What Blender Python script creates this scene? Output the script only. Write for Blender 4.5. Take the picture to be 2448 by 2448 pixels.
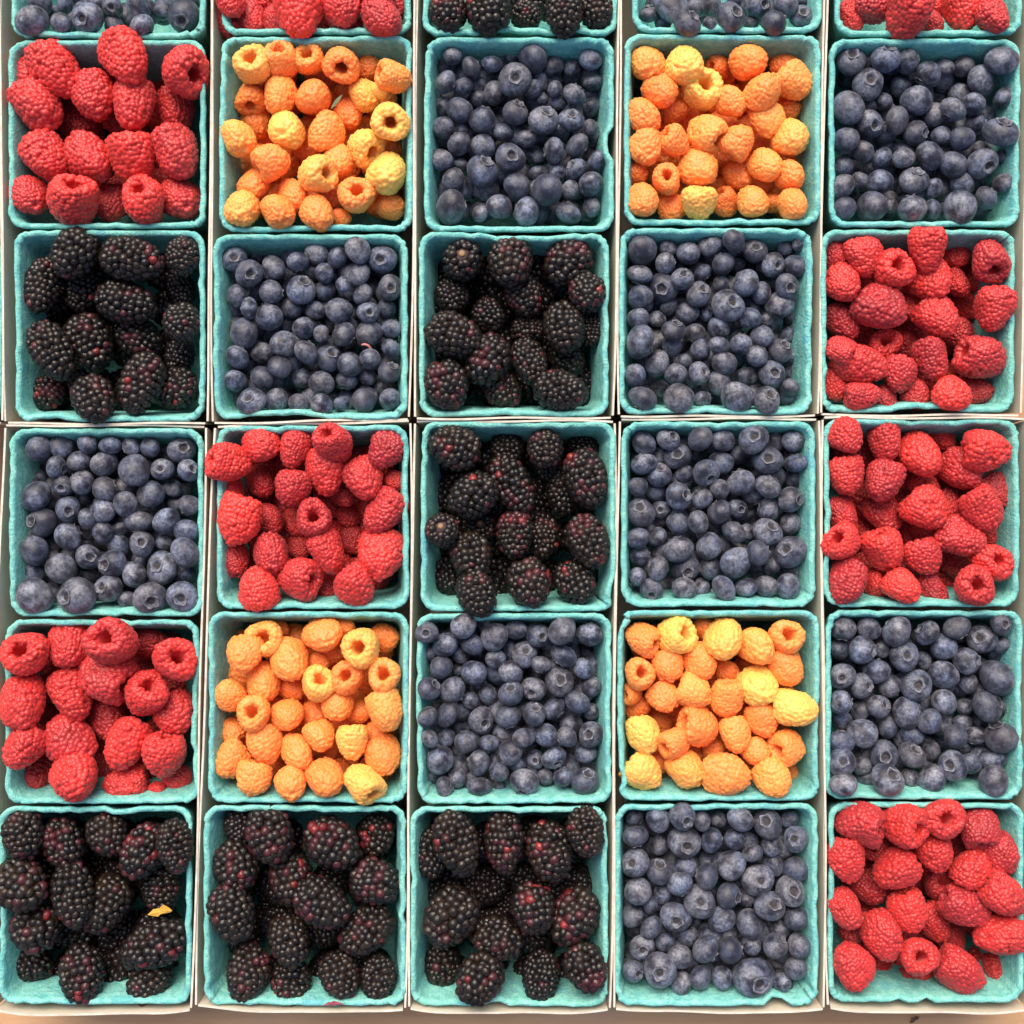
import bpy, bmesh, math, random, re
import numpy as np
from mathutils import Vector, Matrix, Quaternion

for o in list(bpy.data.objects): bpy.data.objects.remove(o)
scene = bpy.context.scene
COL = scene.collection
random.seed(11)

# ---------------------------------------------------------------- camera, sky, sun, exposure
S = 0.0002314          # metres per photo pixel at the height of the basket rims
RZ = 0.072             # height of the basket rims above the table
DIST = 0.667           # camera height above the rims
cam_d = bpy.data.cameras.new('camera'); cam = bpy.data.objects.new('camera', cam_d); COL.objects.link(cam)
cam.location = (0, 0, RZ + DIST)
cam_d.sensor_fit = 'HORIZONTAL'
cam_d.angle = 2 * math.atan(0.5 * 2448 * S / DIST)
cam_d.clip_start = 0.01; cam_d.clip_end = 100
scene.camera = cam
SUN_EL, SUN_AZ = math.radians(50), math.radians(-12)      # light comes from the top edge of the picture
world = bpy.data.worlds.new('World'); scene.world = world; world.use_nodes = True
wn = world.node_tree.nodes; wl = world.node_tree.links
sky = wn.new('ShaderNodeTexSky'); sky.sky_type = 'NISHITA'; sky.sun_disc = False
sky.sun_elevation = SUN_EL; sky.sun_rotation = SUN_AZ
sky.air_density = 1.0; sky.dust_density = 4.0; sky.ozone_density = 0.6
bg = wn['Background']; bg.inputs['Strength'].default_value = 0.10
wl.new(sky.outputs['Color'], bg.inputs['Color'])
sun_d = bpy.data.lights.new('sun', 'SUN'); sun_d.energy = 1.9; sun_d.angle = math.radians(42); sun_d.color = (1.0, 0.93, 0.82)
sun = bpy.data.objects.new('sun', sun_d); COL.objects.link(sun); sun.location = (0, 1, 2)
sd = Vector((math.sin(SUN_AZ) * math.cos(SUN_EL), math.cos(SUN_AZ) * math.cos(SUN_EL), math.sin(SUN_EL)))
sun.rotation_euler = sd.to_track_quat('Z', 'Y').to_euler()
scene.view_settings.view_transform = 'Standard'; scene.view_settings.look = 'None'
scene.view_settings.exposure = 0.9; scene.view_settings.gamma = 1

# ---------------------------------------------------------------- placement data (photo pixels of 500 px crops shown at 1932 px)
# raspberries: x,y,w,ang,elev,tone,lvl ; elev<0: hollow seen
import re
D={}
D['R11']=('red',0,70,[(280,400,340,200,-35,.3,1),(900,370,340,90,40,.2,2),(720,880,380,60,30,.15,2),(740,1450,300,60,30,.2,2),(1610,760,340,90,20,.4,1),(1030,1620,300,90,30,.3,1),
(530,400,430,60,5,.8,0),(1160,290,430,60,10,.8,0),(1675,395,425,210,-33,.75,0),(860,640,390,70,15,.7,0),(360,750,440,60,20,.75,0),(1240,720,390,90,30,.7,0),(440,1190,400,60,5,.75,0),(830,1210,430,45,40,.75,0),(1210,1200,430,85,-15,.85,0),(1630,1170,430,60,20,.6,0),(300,1560,340,60,30,.6,0),(690,1630,420,110,-42,.85,0),(1350,1610,390,70,-62,.9,0),(1690,1590,380,60,40,.3,1)])
D['R12']=('gold',500,70,[(920,1100,300,60,20,.05,2),(450,1280,280,60,20,.1,2),(1230,1740,180,0,20,.5,2),(1690,1120,220,0,30,.3,1),(1480,360,240,0,30,.25,1),(430,850,300,60,30,.3,1),(1300,800,280,60,30,.15,1),(380,620,300,270,-30,.5,1),(1120,1570,240,0,20,.5,1),(1690,1630,260,0,30,.4,1),
(400,360,330,90,-75,.85,0),(665,310,310,100,-58,.5,0),(920,300,290,90,-75,.6,0),(1230,330,340,270,-55,.4,0),(1720,440,290,0,-25,.6,0),(640,630,320,90,40,.6,0),(970,640,330,60,60,.3,0),(1440,620,290,70,40,.85,0),(1600,560,170,0,50,.9,0),(1670,860,355,240,-72,.85,0),(270,1010,330,60,50,.75,0),(730,960,350,60,60,1,0),(1080,930,340,270,20,.6,0),(1420,1080,340,225,-30,.9,0),(590,1230,340,330,-12,.35,0),(1190,1230,290,90,50,.5,0),(980,1350,345,190,-38,.8,0),(1650,1340,380,60,55,.85,0),(430,1450,310,60,50,.3,0),(780,1560,290,60,50,.3,0),(1370,1560,340,120,-70,.45,0),(310,1690,330,60,50,.75,0),(640,1690,310,60,50,.5,0),(1020,1720,310,60,50,.4,0)])
D['R14']=('gold',1480,70,[(940,1180,180,0,30,.2,2),(170,1340,220,0,30,.1,2),(1340,1450,200,0,30,.1,2),(1340,1080,240,0,30,.1,2),(930,370,240,0,-30,.2,1),(1540,330,240,0,30,.3,1),(1570,730,240,0,30,.1,1),(530,750,250,0,30,.15,1),(1110,1370,270,60,40,.3,1),(510,1640,260,0,30,.4,1),(990,1610,250,40,-30,.35,1),(1440,1600,190,0,30,.4,1),
(290,330,320,60,50,.6,0),(630,340,335,30,40,.9,0),(1220,310,345,60,50,.5,0),(1630,490,330,45,10,.55,0),(250,820,320,60,30,.45,0),(390,570,300,60,50,.35,0),(1050,690,300,60,30,.6,0),(1330,570,330,300,30,.5,0),(760,590,370,90,-80,1,0),(1360,850,315,90,12,.65,0),(1600,1020,335,60,50,.7,0),(520,1050,290,30,-22,.45,0),(790,950,340,220,-22,.7,0),(1110,1040,320,300,8,.5,0),(250,1110,320,70,20,.55,0),(1590,1360,270,60,50,.5,0),(1360,1270,280,60,50,.65,0),(740,1300,350,60,50,.65,0),(430,1400,275,90,-78,.4,0),(230,1600,300,60,40,.5,0),(740,1620,310,90,-28,.85,0),(1250,1600,280,60,50,.5,0),(1620,1630,280,60,50,.55,0)])
D['R25']=('red',1948,530,[(180,1520,250,60,30,.2,2),(200,330,250,60,30,.1,2),(870,1180,250,60,30,.15,2),(1400,800,250,60,30,.1,2),(760,280,220,60,30,.15,2),(1530,570,240,60,30,.1,2),(660,1650,240,60,30,.1,2),(1320,300,250,90,30,.35,1),(1320,580,230,60,30,.4,1),(890,800,240,60,30,.3,1),(260,940,290,60,30,.3,1),(640,1180,300,60,-60,.3,1),(1340,1040,280,80,30,.3,1),(940,1620,250,60,30,.4,1),(1500,1560,270,0,20,.8,1),
(440,340,320,85,2,.7,0),(700,470,345,90,-76,.85,0),(1040,270,340,90,-14,.7,0),(1620,330,340,270,-45,.35,0),(255,590,315,60,50,.8,0),(1060,550,380,60,40,.85,0),(620,820,420,45,30,.4,0),(1140,900,340,60,30,.7,0),(1660,820,350,100,8,.6,0),(220,1190,255,200,-28,.6,0),(440,1330,370,20,20,.6,0),(1090,1280,320,80,8,.45,0),(1550,1270,360,20,-22,.5,0),(790,1420,310,110,12,.45,0),(450,1600,270,0,4,.5,0),(1230,1610,310,160,25,.9,0)])
D['R32']=('red',490,990,[(840,1020,240,60,30,.1,2),(870,1240,220,60,30,.2,2),(1360,1180,240,60,30,.15,2),(1330,950,240,60,30,.1,2),(1100,1600,240,60,30,.1,2),(1770,620,180,60,30,.1,2),(520,640,275,60,40,.3,1),(220,730,280,60,30,.4,1),(1270,760,230,60,30,.35,1),(600,990,260,60,30,.3,1),(280,1370,270,70,10,.5,1),
(520,290,320,60,50,.8,0),(240,460,340,20,-35,.8,0),(830,330,290,100,20,.55,0),(1200,290,330,60,-48,.6,0),(1650,340,330,130,12,.35,0),(1110,540,345,80,8,.65,0),(800,690,325,95,8,.45,0),(1490,620,370,60,40,.65,0),(1640,910,370,120,10,.5,0),(300,990,390,110,5,.95,0),(1020,960,340,90,-80,.45,0),(620,1310,340,60,40,.55,0),(1130,1290,335,60,6,.65,0),(1620,1320,400,90,20,.8,0),(480,1600,360,270,10,.95,0),(850,1530,360,190,-32,.65,0),(1410,1590,360,50,8,.65,0)])
# blackberries: x,y,L,W,ang,elev,red,lvl
D['R21']=('black',0,530,[(1670,630,350,260,80,0,.05,2),(1660,1240,350,270,100,0,.05,2),(800,920,330,300,0,0,.05,2),(1030,1030,300,280,0,0,.05,2),(770,640,420,310,110,5,.12,1),(1290,1080,450,370,30,5,.12,1),(440,1590,340,320,90,30,.35,1),
(690,300,470,410,120,20,.06,0),(400,590,520,330,100,10,.12,0),(1220,350,590,400,10,5,.15,0),(1690,330,370,310,90,20,.06,0),(1170,750,580,390,15,5,.15,0),(1680,940,370,340,80,30,.06,0),(480,1190,580,370,60,5,.05,0),(830,1120,570,430,65,10,.12,0),(1310,1490,580,390,110,10,.12,0),(1640,1550,410,370,120,20,.2,0),(870,1640,450,390,60,25,.08,0)])
D['R23']=('black',1000,530,[(560,620,270,250,0,0,.1,2),(320,690,340,320,60,30,.03,1),(660,870,340,320,50,30,.12,1),(1600,1000,330,250,90,10,.03,1),(1010,1000,310,270,0,20,.05,1),(1380,1270,350,330,60,20,.02,1),
(410,370,390,370,90,-75,.04,0),(850,380,480,410,90,30,.12,0),(1380,390,470,430,120,25,.25,0),(1560,660,350,340,90,30,.22,0),(980,680,420,340,70,20,.2,0),(330,1050,530,400,20,5,.04,0),(1350,980,470,380,80,10,.03,0),(640,1280,490,420,120,20,.1,0),(1030,1290,440,310,70,10,.12,0),(260,1510,460,400,80,15,.28,0),(780,1550,410,340,60,25,.28,0),(1310,1560,490,370,10,10,.1,0)])
# blueberries: x,y,d[,cx,cy][,lvl as last odd]  -> tuples (x,y,d,lvl,cx,cy)
def B(s):
    out=[]
    for t in s.split(';'):
        t=t.strip()
        if not t: continue
        lvl=0
        m=re.search(r'(\d)-(\d)',t)
        if m: lvl=int(m.group(2)); t=t[:m.start()+1]+t[m.end():]
        a=[float(v) for v in t.split(',')]
        c=(a[3]-a[0],a[4]-a[1]) if len(a)>3 else None
        out.append((a[0],a[1],a[2],lvl,c))
    return out
D['R13']=('blue',1000,70,B("320,245,180;490,360,205;680,320,185;850,260,130-1;1060,270,275;1250,340,190-1;1425,370,165-1;1590,280,215;250,490,225;415,530,165;560,520,165-1;890,465,295,905,480;700,590,205-1;1060,550,185-1;1260,550,140;1440,600,220,1505,520;1620,490,190-1;1290,670,160-1;1140,640,125-1;220,710,185-1;380,750,230;570,650,175-1;590,840,245;895,770,245,935,690;1160,840,275,1200,775;1415,840,230,1420,790;1600,720,190-2;230,910,210;780,950,205-1;1000,1010,165-1;1590,910,155;375,1060,215;600,1080,215;850,1190,265,870,1190;1255,1120,235;1470,1070,225;1080,1160,180-2;210,1205,205;390,1250,160-1;590,1310,295,640,1230;1650,1210,195;1455,1290,195,1395,1250;1290,1320,160-1;320,1395,215;760,1390,160-2;915,1450,235;1190,1480,295;1400,1480,165;1590,1430,225;300,1640,310;575,1700,150;745,1640,245;1000,1690,255;1385,1700,235;1600,1640,190-1;500,1480,180-2;220,1480,160-2;640,1560,140-2"))
D['R15']=('blue',1948,70,B("330,290,275,320,240;655,275,265,665,190;850,300,225;490,510,285,485,490;1050,420,235;1200,360,175-1;1370,350,205-1;1730,290,285;1540,470,265;790,530,190-1;310,730,295;940,660,270;635,670,180-1;1280,740,235;1470,690,205;1740,640,195;500,720,140-1;1110,790,215;510,880,245,540,920;760,840,255;1720,950,300,1720,855;930,960,225,1000,980;1165,980,175;1360,1010,220;1480,880,200-1;285,1030,235;450,1130,195;620,1200,215-1;820,1190,195;1060,1170,260;1280,1250,245;1545,1240,285,1590,1310;260,1260,195-1;1750,1180,165-1;255,1450,215;415,1410,175-1;600,1410,225;915,1400,275,930,1310;1100,1470,180-1;1360,1430,225-1;1740,1420,190;1580,1560,225;270,1660,215;530,1640,290;900,1660,265;1090,1660,180;1340,1650,300;700,1630,150-1;700,1050,190-2;1310,560,210-2;1130,620,150-2;1220,1440,150-2"))
D['R22']=('blue',500,530,B("230,350,235,260,335;370,480,245,410,500;600,420,215;820,370,205;990,290,215;1190,330,205;1375,260,235;1600,350,255,1590,370;1065,475,175;1370,480,235;430,310,150-2;1670,610,225,1690,630;260,690,210;570,650,230;850,630,275,900,550;1070,640,200-1;1240,580,155;1420,670,190;375,800,190;555,880,265;760,800,200-1;980,820,185-1;1200,820,245;1470,840,195,1500,850;1640,800,180-1;325,1030,265;870,985,205;1035,1035,160;1240,1040,225;1480,1030,245;1690,990,185;490,1210,200-1;690,1130,245;900,1210,245;1110,1260,255,1160,1200;1300,1320,225;1490,1270,195;1680,1180,195;260,1250,215;1670,1390,205,1710,1330;655,1340,225;245,1470,200;490,1440,215;860,1450,195-1;1040,1490,220;1270,1460,205-1;1460,1430,175-1;390,1660,255,370,1620;620,1650,220;830,1680,185;1040,1690,200;1220,1680,150;1430,1650,230;1670,1640,205;680,1490,170-2;1590,1530,160-2;600,1050,160-2;400,620,140-2"))
D['R24']=('blue',1470,530,B("250,265,275;490,250,155;680,290,225;880,220,205;1095,180,210;1290,270,220,1290,240;1570,240,160-1;1705,205,140;460,385,205;1000,390,215;1460,400,215,1500,420;1670,410,215;230,490,225;620,530,205,630,490;810,470,180-1;1145,400,130-1;1210,570,255;450,610,265,415,640;775,670,235,810,630;980,580,170-1;1350,660,195;1590,600,225,1610,630;1520,770,255;235,700,235;500,780,190-1;1045,775,295,1075,755;670,840,205-1;845,850,150-1;1250,890,215;1410,900,150-1;215,895,205;390,900,160-1;545,1010,215,570,935;960,980,215-1;740,1030,205-1;235,1110,325;1360,1060,210;960,1140,185;1160,1140,215;1530,1190,215,1560,1140;790,1180,185-1;530,1150,190-1;390,1310,235;1010,1310,225;1310,1240,205;185,1420,215;560,1410,205;630,1300,180-1;780,1400,205,830,1390;960,1490,225;1220,1430,190-1;1450,1410,245,1455,1405;1625,1530,165;260,1630,265;590,1630,280;810,1640,165-1;1130,1620,285;1400,1650,255,1430,1590;1640,900,150-2;1600,1050,180-2;1600,1320,150-2"))
D['R31']=('blue',0,990,B("360,320,235;570,300,225;810,280,190;1020,290,195;1215,300,170;1390,310,195;1680,330,245,1725,310;730,430,205;520,490,215;960,460,240;1240,520,290;1500,510,200,1500,510;1740,520,195,1800,500;330,760,285;580,660,190,590,690;760,630,225;970,700,240;1390,740,255;1590,680,190-1;1750,840,190;630,880,225,670,900;950,900,225;1160,830,225;390,1000,275,310,985;800,960,160;1280,990,255;1540,990,265;1725,1080,225;630,1130,255;950,1090,195;1110,1060,165-1;1310,1200,225,1340,1180;1090,1210,225-1;320,1260,265;1520,1190,160-1;1710,1280,275;820,1320,225,870,1310;570,1430,285;1040,1380,255,990,1385;1240,1480,225;1500,1420,300,1465,1380;320,1470,210-1;320,1680,320;710,1680,345,630,1680;1000,1610,255,960,1590;1180,1720,165;1390,1700,295,1440,1740;1690,1690,285,1700,1700;370,580,150-2;770,770,160-2;460,1260,140-2;1740,1480,160-2;820,1100,160-2"))
D['R33']=('black',990,990,[(1560,320,330,300,60,10,.04,2),(320,1500,360,320,60,10,.1,2),(1380,720,440,320,90,5,.02,1),(860,320,350,320,90,50,.02,1),(620,1060,330,300,80,-65,.08,1),(1190,1150,380,300,90,20,.1,1),(540,760,500,400,140,-25,.06,0),
(380,310,480,400,200,10,.04,0),(1210,330,360,330,90,20,.12,0),(1240,480,300,260,90,10,.02,1),(900,660,580,380,60,8,.18,0),(1590,600,560,390,75,8,.14,0),(260,1080,330,310,80,-70,.14,0),(930,1110,450,340,90,12,.16,0),(1610,1170,500,370,70,10,.28,0),(530,1310,440,390,75,15,.1,0),(1060,1560,460,400,80,30,.2,0),(1490,1560,420,370,60,25,.16,0),(580,1660,440,360,70,30,.08,0)])
D['R34']=('blue',1475,980,B("250,310,225;475,270,210,520,240;560,425,240,545,405;770,265,235;980,280,215;1260,270,265,1240,240;1625,290,195;1385,460,270,1375,440;960,490,220;250,500,230;390,600,235,400,520;825,580,260,870,660;1660,490,215;1145,670,250;1395,710,255;620,590,160-1;1140,410,200-1;190,710,180;365,760,190-1;570,800,250,645,785;780,820,205;950,730,190;1600,830,240,1680,830;220,950,260,200,890;410,920,170-1,390,925;950,940,240;1110,910,180-1,1140,920;1400,920,260-1;565,1050,220;750,1040,210;1600,1050,200-1;1080,1130,225;1390,1130,260,1420,1060;1200,1130,150-1;190,1180,210;370,1170,190-1;575,1290,265;850,1260,240;1600,1310,290,1525,1275;1300,1320,225;1100,1410,290;210,1340,200-1;380,1470,240;640,1460,240-1,640,1500;860,1460,210-1;1430,1440,190-1;190,1540,175;320,1660,210,310,1715;620,1650,220;770,1640,180-1,730,1600;990,1650,250;1190,1640,200;1380,1630,200;1580,1630,230;740,400,160-2;1220,850,150-2;880,1100,140-2;1600,630,150-2;1440,290,140-2"))
D['R35']=('red',1948,980,[(280,1080,280,60,30,.2,2),(890,680,240,60,30,.1,2),(870,1150,240,60,30,.15,2),(1290,1430,270,60,30,.2,2),(1430,1370,230,60,30,.2,2),(1180,280,230,60,30,.2,2),(640,980,330,60,30,.25,1),(1250,910,260,60,30,.35,1),(1620,1140,240,60,30,.35,1),(1040,730,260,60,30,.4,1),(1040,1110,260,60,30,.4,1),(570,1610,290,120,-55,.3,1),(1100,1670,270,60,30,.4,1),(260,960,270,60,30,.45,1),
(290,260,310,60,30,.65,0),(660,310,320,80,8,.5,0),(1590,390,400,0,12,.85,0),(300,610,330,80,5,.65,0),(640,670,350,110,12,.4,0),(1000,430,370,90,60,.85,0),(1360,570,350,60,35,.5,0),(1660,760,290,60,30,.4,0),(1020,930,390,45,12,.8,0),(1560,920,350,55,8,.65,0),(270,1240,330,40,-48,.85,0),(1370,1190,360,30,20,.55,0),(630,1310,370,70,-10,.75,0),(1020,1360,330,75,6,.5,0),(1620,1400,330,130,-75,.75,0),(280,1600,350,120,12,.45,0),(820,1650,310,60,40,.85,0),(1440,1640,350,90,-82,.6,0)])
D['R41']=('red',0,1450,[(440,1060,250,60,30,.1,2),(1000,900,300,60,30,.15,2),(440,760,260,60,30,.15,2),(900,1480,250,60,30,.1,2),(1300,560,250,60,30,.15,2),(1640,1620,250,60,30,.3,2),(1010,1080,330,60,30,.45,1),(1640,1000,370,60,30,.35,1),(350,1540,330,90,30,.4,1),(1150,1620,330,170,10,.5,1),(1450,1690,150,0,50,.5,1),(1410,350,290,0,20,.7,1),
(650,360,370,60,40,.55,0),(1050,330,420,60,-74,.6,0),(280,450,410,70,-68,.85,0),(680,830,390,70,20,.65,0),(960,620,440,200,-15,.55,0),(1600,510,390,150,-62,.8,0),(220,920,410,60,40,.75,0),(1350,830,380,110,-45,.7,0),(220,1290,370,130,12,.65,0),(690,1230,430,20,12,.55,0),(1170,1280,400,110,25,.85,0),(1530,1380,400,100,-8,.7,0),(670,1600,430,60,50,.8,0)])
D['R42']=('gold',490,1440,[(860,320,230,0,30,.1,2),(1280,1100,230,0,30,.05,2),(1240,1530,220,0,30,.1,2),(660,1560,220,0,30,.1,2),(1130,1360,220,0,30,.08,2),(690,250,170,0,30,.2,2),(1670,340,270,0,30,.35,1),(1200,460,230,0,30,.2,1),(810,790,240,0,30,.15,1),(1030,1030,250,0,30,.15,1),(1440,1010,230,0,30,.15,1),(1600,1220,240,0,30,.25,1),(260,1180,250,0,30,.3,1),(1060,560,200,0,30,.3,1),(1290,220,200,0,30,.2,1),
(370,490,320,90,30,.45,0),(555,330,345,70,-82,.75,0),(1095,315,340,60,60,.45,0),(1440,430,360,90,-76,.75,0),(790,545,350,60,50,.55,0),(535,760,340,60,50,.5,0),(1650,690,320,120,-70,.6,0),(1330,690,320,90,-78,.35,0),(1030,760,320,120,-55,.8,0),(235,840,280,270,25,.5,0),(1680,1000,350,60,15,.6,0),(1230,940,300,60,50,.5,0),(470,1030,325,90,-78,.5,0),(770,1060,300,60,50,.45,0),(1055,1250,285,60,30,.45,0),(1370,1300,320,90,10,.85,0),(560,1330,345,70,12,.45,0),(850,1410,300,60,50,.5,0),(240,1470,330,140,25,.45,0),(1650,1430,320,60,30,.35,0),(440,1630,325,100,8,.6,0),(800,1700,310,60,50,.5,0),(1110,1650,345,60,55,.4,0),(1460,1650,340,230,-35,.9,0)])
D['R43']=('blue',985,1440,B("135,280,200,130,280;475,215,235;760,320,255;965,255,200;1170,310,205,1210,310;1385,260,280;1640,300,240;310,390,250;560,390,215;1040,480,240,1060,420;1400,490,250;770,520,190;1190,570,190;270,600,210;440,480,170-1;910,650,240;570,650,230;1580,610,190;155,800,220,240,740;370,810,240;1360,730,265,1370,690;915,840,225,910,770;1125,800,220,1100,830;1660,780,190-1;700,850,190-1;1525,920,225;540,910,170-1;1310,980,220-1;140,1060,190;330,1030,235;640,1090,245,690,1120;890,1050,240;1130,1030,220,1140,955;1660,1010,160-1;1240,1230,215;1430,1240,200;1655,1220,230,1620,1200;160,1260,170;320,1250,170-1;500,1290,225;1030,1250,205;845,1210,200-1;710,1300,170;260,1460,260;900,1390,235;970,1470,190-1;620,1480,245;1140,1450,170-1,1130,1450;1310,1440,220,1350,1500;1600,1390,200-1;800,1560,190;420,1620,180-1;620,1700,220;300,1710,200;1040,1660,260,1010,1755;1230,1600,170-1;1400,1610,190;1600,1650,250,1630,1560;800,1700,140-1;190,1590,150-2;430,620,150-2;170,470,150-1;440,1450,150-2;500,1030,150-2;750,650,150-2;870,430,130-2;680,210,170-1;1470,1410,140-2"))
D['R44']=('gold',1470,1440,[(750,1100,220,0,30,.05,2),(1000,1100,230,0,30,.1,2),(780,300,240,0,30,.1,2),(410,1110,240,0,30,.1,2),(760,1380,240,0,30,.1,2),(1630,1580,220,0,30,.2,2),(1480,1220,230,0,30,.1,2),(850,240,200,0,30,.2,2),(1050,640,220,0,30,.15,1),(220,970,230,0,30,.12,1),(400,1490,230,0,30,.35,1),(920,1350,190,0,30,.45,1),(170,850,200,0,-30,.2,1),
(240,330,310,200,-30,.35,0),(500,600,290,90,30,.35,0),(540,300,350,160,-50,.95,0),(1010,370,360,90,50,.85,0),(1320,430,340,60,50,.7,0),(1570,330,320,90,-76,.5,0),(800,560,310,60,30,.45,0),(1600,610,300,60,30,.4,0),(230,660,285,90,-82,.45,0),(735,840,330,20,12,.6,0),(450,890,290,60,30,.3,0),(1340,790,370,60,55,1,0),(1050,900,320,90,-8,.6,0),(1680,970,360,0,25,.97,0),(1360,1100,310,80,20,.35,0),(790,1140,360,10,-22,.35,0),(260,1240,320,80,30,.9,0),(560,1280,270,330,-35,.35,0),(1110,1240,300,80,30,.5,0),(1320,1390,250,60,40,.4,0),(1610,1340,320,350,-35,.45,0),(260,1590,350,40,12,.85,0),(660,1560,350,60,50,.65,0),(1040,1600,390,0,30,.4,0),(1470,1630,330,60,20,.6,0)])
D['R45']=('blue',1948,1440,B("260,240,240;500,240,210;755,270,280;1040,280,235;1310,230,230;1540,340,260,1470,310;1720,200,190,1730,190;1720,390,190-1;230,430,200-1;435,440,265,535,440;1195,410,245;610,430,160-1;825,495,265,825,465;1400,540,250,1480,520;1000,540,170-1;250,680,230,225,690;570,640,245;690,770,220-1;430,770,220,480,760;940,770,275,910,745;1190,670,270;1410,740,190-1;1680,700,320;240,920,220;590,960,215,635,930;1190,920,250;1380,960,170-1;1590,960,280,1690,900;850,1020,290,970,1000;420,1000,180-1;440,1210,280;680,1150,220-1;1060,1100,220;900,1220,210-1;1300,1240,230;1470,1230,200-1;1720,1250,300;240,1290,230;640,1410,255,620,1405;895,1410,245,920,1330;250,1480,250,230,1440;440,1510,170-1;1070,1370,180-1;1275,1510,265,1200,1480;1440,1490,200-1;1640,1440,230-1;265,1680,250;670,1640,290,700,1560;880,1620,190-1;1080,1630,255;1650,1650,270;250,1090,190-2;800,180,140-2;900,350,150-2;1230,1100,150-2"))
D['R51']=('black',0,1910,[(960,1280,380,290,0,10,.05,2),(1450,1120,400,260,0,10,.05,2),(1000,1500,360,280,20,10,.15,2),(950,620,360,300,40,10,.05,2),(1500,820,480,360,90,10,.14,1),(280,1510,440,350,10,10,.06,1),(1380,1680,450,370,130,10,.12,1),
(220,330,450,370,80,15,.08,0),(590,420,480,370,70,12,.2,0),(1000,320,420,370,60,20,.16,0),(1330,480,520,400,120,12,.4,0),(1620,430,480,330,80,8,.12,0),(200,800,520,450,30,20,.12,0),(680,880,590,380,80,8,.12,0),(980,970,560,420,120,10,.08,0),(340,1180,470,460,80,25,.3,0),(760,1620,520,400,80,15,.12,0),(1440,1340,640,420,160,8,.16,0)])
D['R52']=('black',480,1910,[(370,260,320,290,60,10,.02,2),(640,1090,360,290,80,10,.03,2),(620,800,320,280,80,10,.03,2),(1240,1220,360,290,20,10,.03,2),(1620,330,400,340,90,20,.18,1),(840,1690,420,380,90,20,.12,1),
(640,330,520,420,70,12,.14,0),(1220,410,560,450,30,15,.18,0),(330,620,470,420,60,20,.22,0),(840,740,480,410,80,15,.25,0),(1610,760,480,410,20,15,.15,0),(290,1050,550,410,70,10,.06,0),(1120,960,560,420,30,12,.2,0),(1530,1210,550,400,140,10,.1,0),(820,1310,480,370,70,15,.08,0),(440,1600,530,390,100,12,.12,0),(1290,1620,440,370,70,15,.08,0),(1640,1660,430,330,90,10,.02,0)])
D['R53']=('black',970,1910,[(900,930,340,270,60,10,.06,2),(1600,750,360,290,30,10,.02,2),(730,700,280,250,30,10,.02,2),(1230,1330,340,280,30,10,.04,2),(250,500,470,340,100,10,.02,1),(340,1540,410,350,90,15,.02,1),
(470,400,600,400,70,8,.05,0),(910,390,580,360,90,8,.24,0),(1330,480,560,420,80,10,.16,0),(1660,300,460,340,80,12,.08,0),(420,1080,580,480,130,12,.06,0),(1180,1010,460,400,80,20,.3,0),(1560,1090,560,430,120,10,.26,0),(850,1290,470,380,20,12,.02,0),(680,1660,470,420,120,20,.12,0),(1250,1640,480,340,95,12,.01,0),(1660,1550,450,380,60,20,.16,0)])
D['R54']=('blue',1465,1910,B("640,160,245,680,190;420,190,220;820,200,180;970,190,170-1;1180,190,235;1430,230,265,1390,170;210,340,240;1690,370,225,1650,350;660,400,295,680,415;910,380,230;1120,370,200;430,420,190-1;1290,500,200;1470,430,205-1;205,590,260,155,565;1095,610,260;430,670,245,430,570;670,620,245-1;1690,650,230;1340,750,290,1370,720;1480,610,200-1;870,720,235;620,780,220;235,850,255;1640,850,270,1660,810;1070,890,240,1160,890;800,950,290,805,910;460,870,180-1;1450,990,270,1480,930;1010,1110,250;580,1090,275,570,1105;180,1070,215-1;350,980,155-1;1265,1150,265;1690,1100,235;355,1190,220;270,1370,225,270,1380;480,1320,180-1;700,1260,210-1;855,1380,275;1080,1390,245;1500,1360,235,1560,1270;1720,1360,230;1280,1350,180-1;620,1460,220;195,1590,200,235,1590;435,1580,300,415,1570;1690,1560,220;630,1700,205;810,1650,210;1010,1650,195;1300,1650,365,1345,1665;1560,1690,175;1240,920,150-1;780,1110,170-2;200,170,170-2;1630,190,160-2;1450,1150,160-2;870,560,160-2"))
D['R55']=('red',1948,1900,[(620,1640,240,60,30,.2,2),(950,1690,290,60,30,.3,2),(1250,1330,280,60,30,.2,2),(800,490,230,60,30,.2,2),(1290,480,220,60,30,.2,2),(580,480,270,0,-52,.5,1),(1140,850,280,90,-48,.5,1),(500,870,310,60,30,.4,1),(1110,1180,290,60,20,.6,1),(340,1290,230,60,-40,.4,1),(1710,1650,280,90,15,.45,1),
(390,270,380,190,-32,.45,0),(790,260,380,200,-56,.75,0),(1180,240,360,90,-72,.6,0),(1520,280,330,270,-35,.35,0),(310,610,340,90,10,.7,0),(1730,560,300,60,8,.4,0),(740,710,390,150,12,.65,0),(1450,660,350,290,15,.65,0),(1100,540,340,70,6,.75,0),(1760,930,370,30,10,.65,0),(290,1070,300,60,50,.6,0),(1400,1050,355,30,8,.4,0),(620,1310,350,75,8,.6,0),(880,1080,350,70,6,.8,0),(1690,1300,390,165,10,.7,0),(330,1560,370,230,12,.55,0),(940,1500,335,90,-74,.7,0),(1360,1630,375,20,12,.5,0)])
D['R01']=('blue',0,0,B("370,30,230;600,40,180;300,200,290;570,220,205;810,170,280,780,220;1040,60,185,1050,100;1050,230,170-1;1280,50,285;1310,240,215;1510,100,180-1;1700,150,285,1700,240;900,30,180-1;1760,10,180-1;480,130,130-2"))
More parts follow.
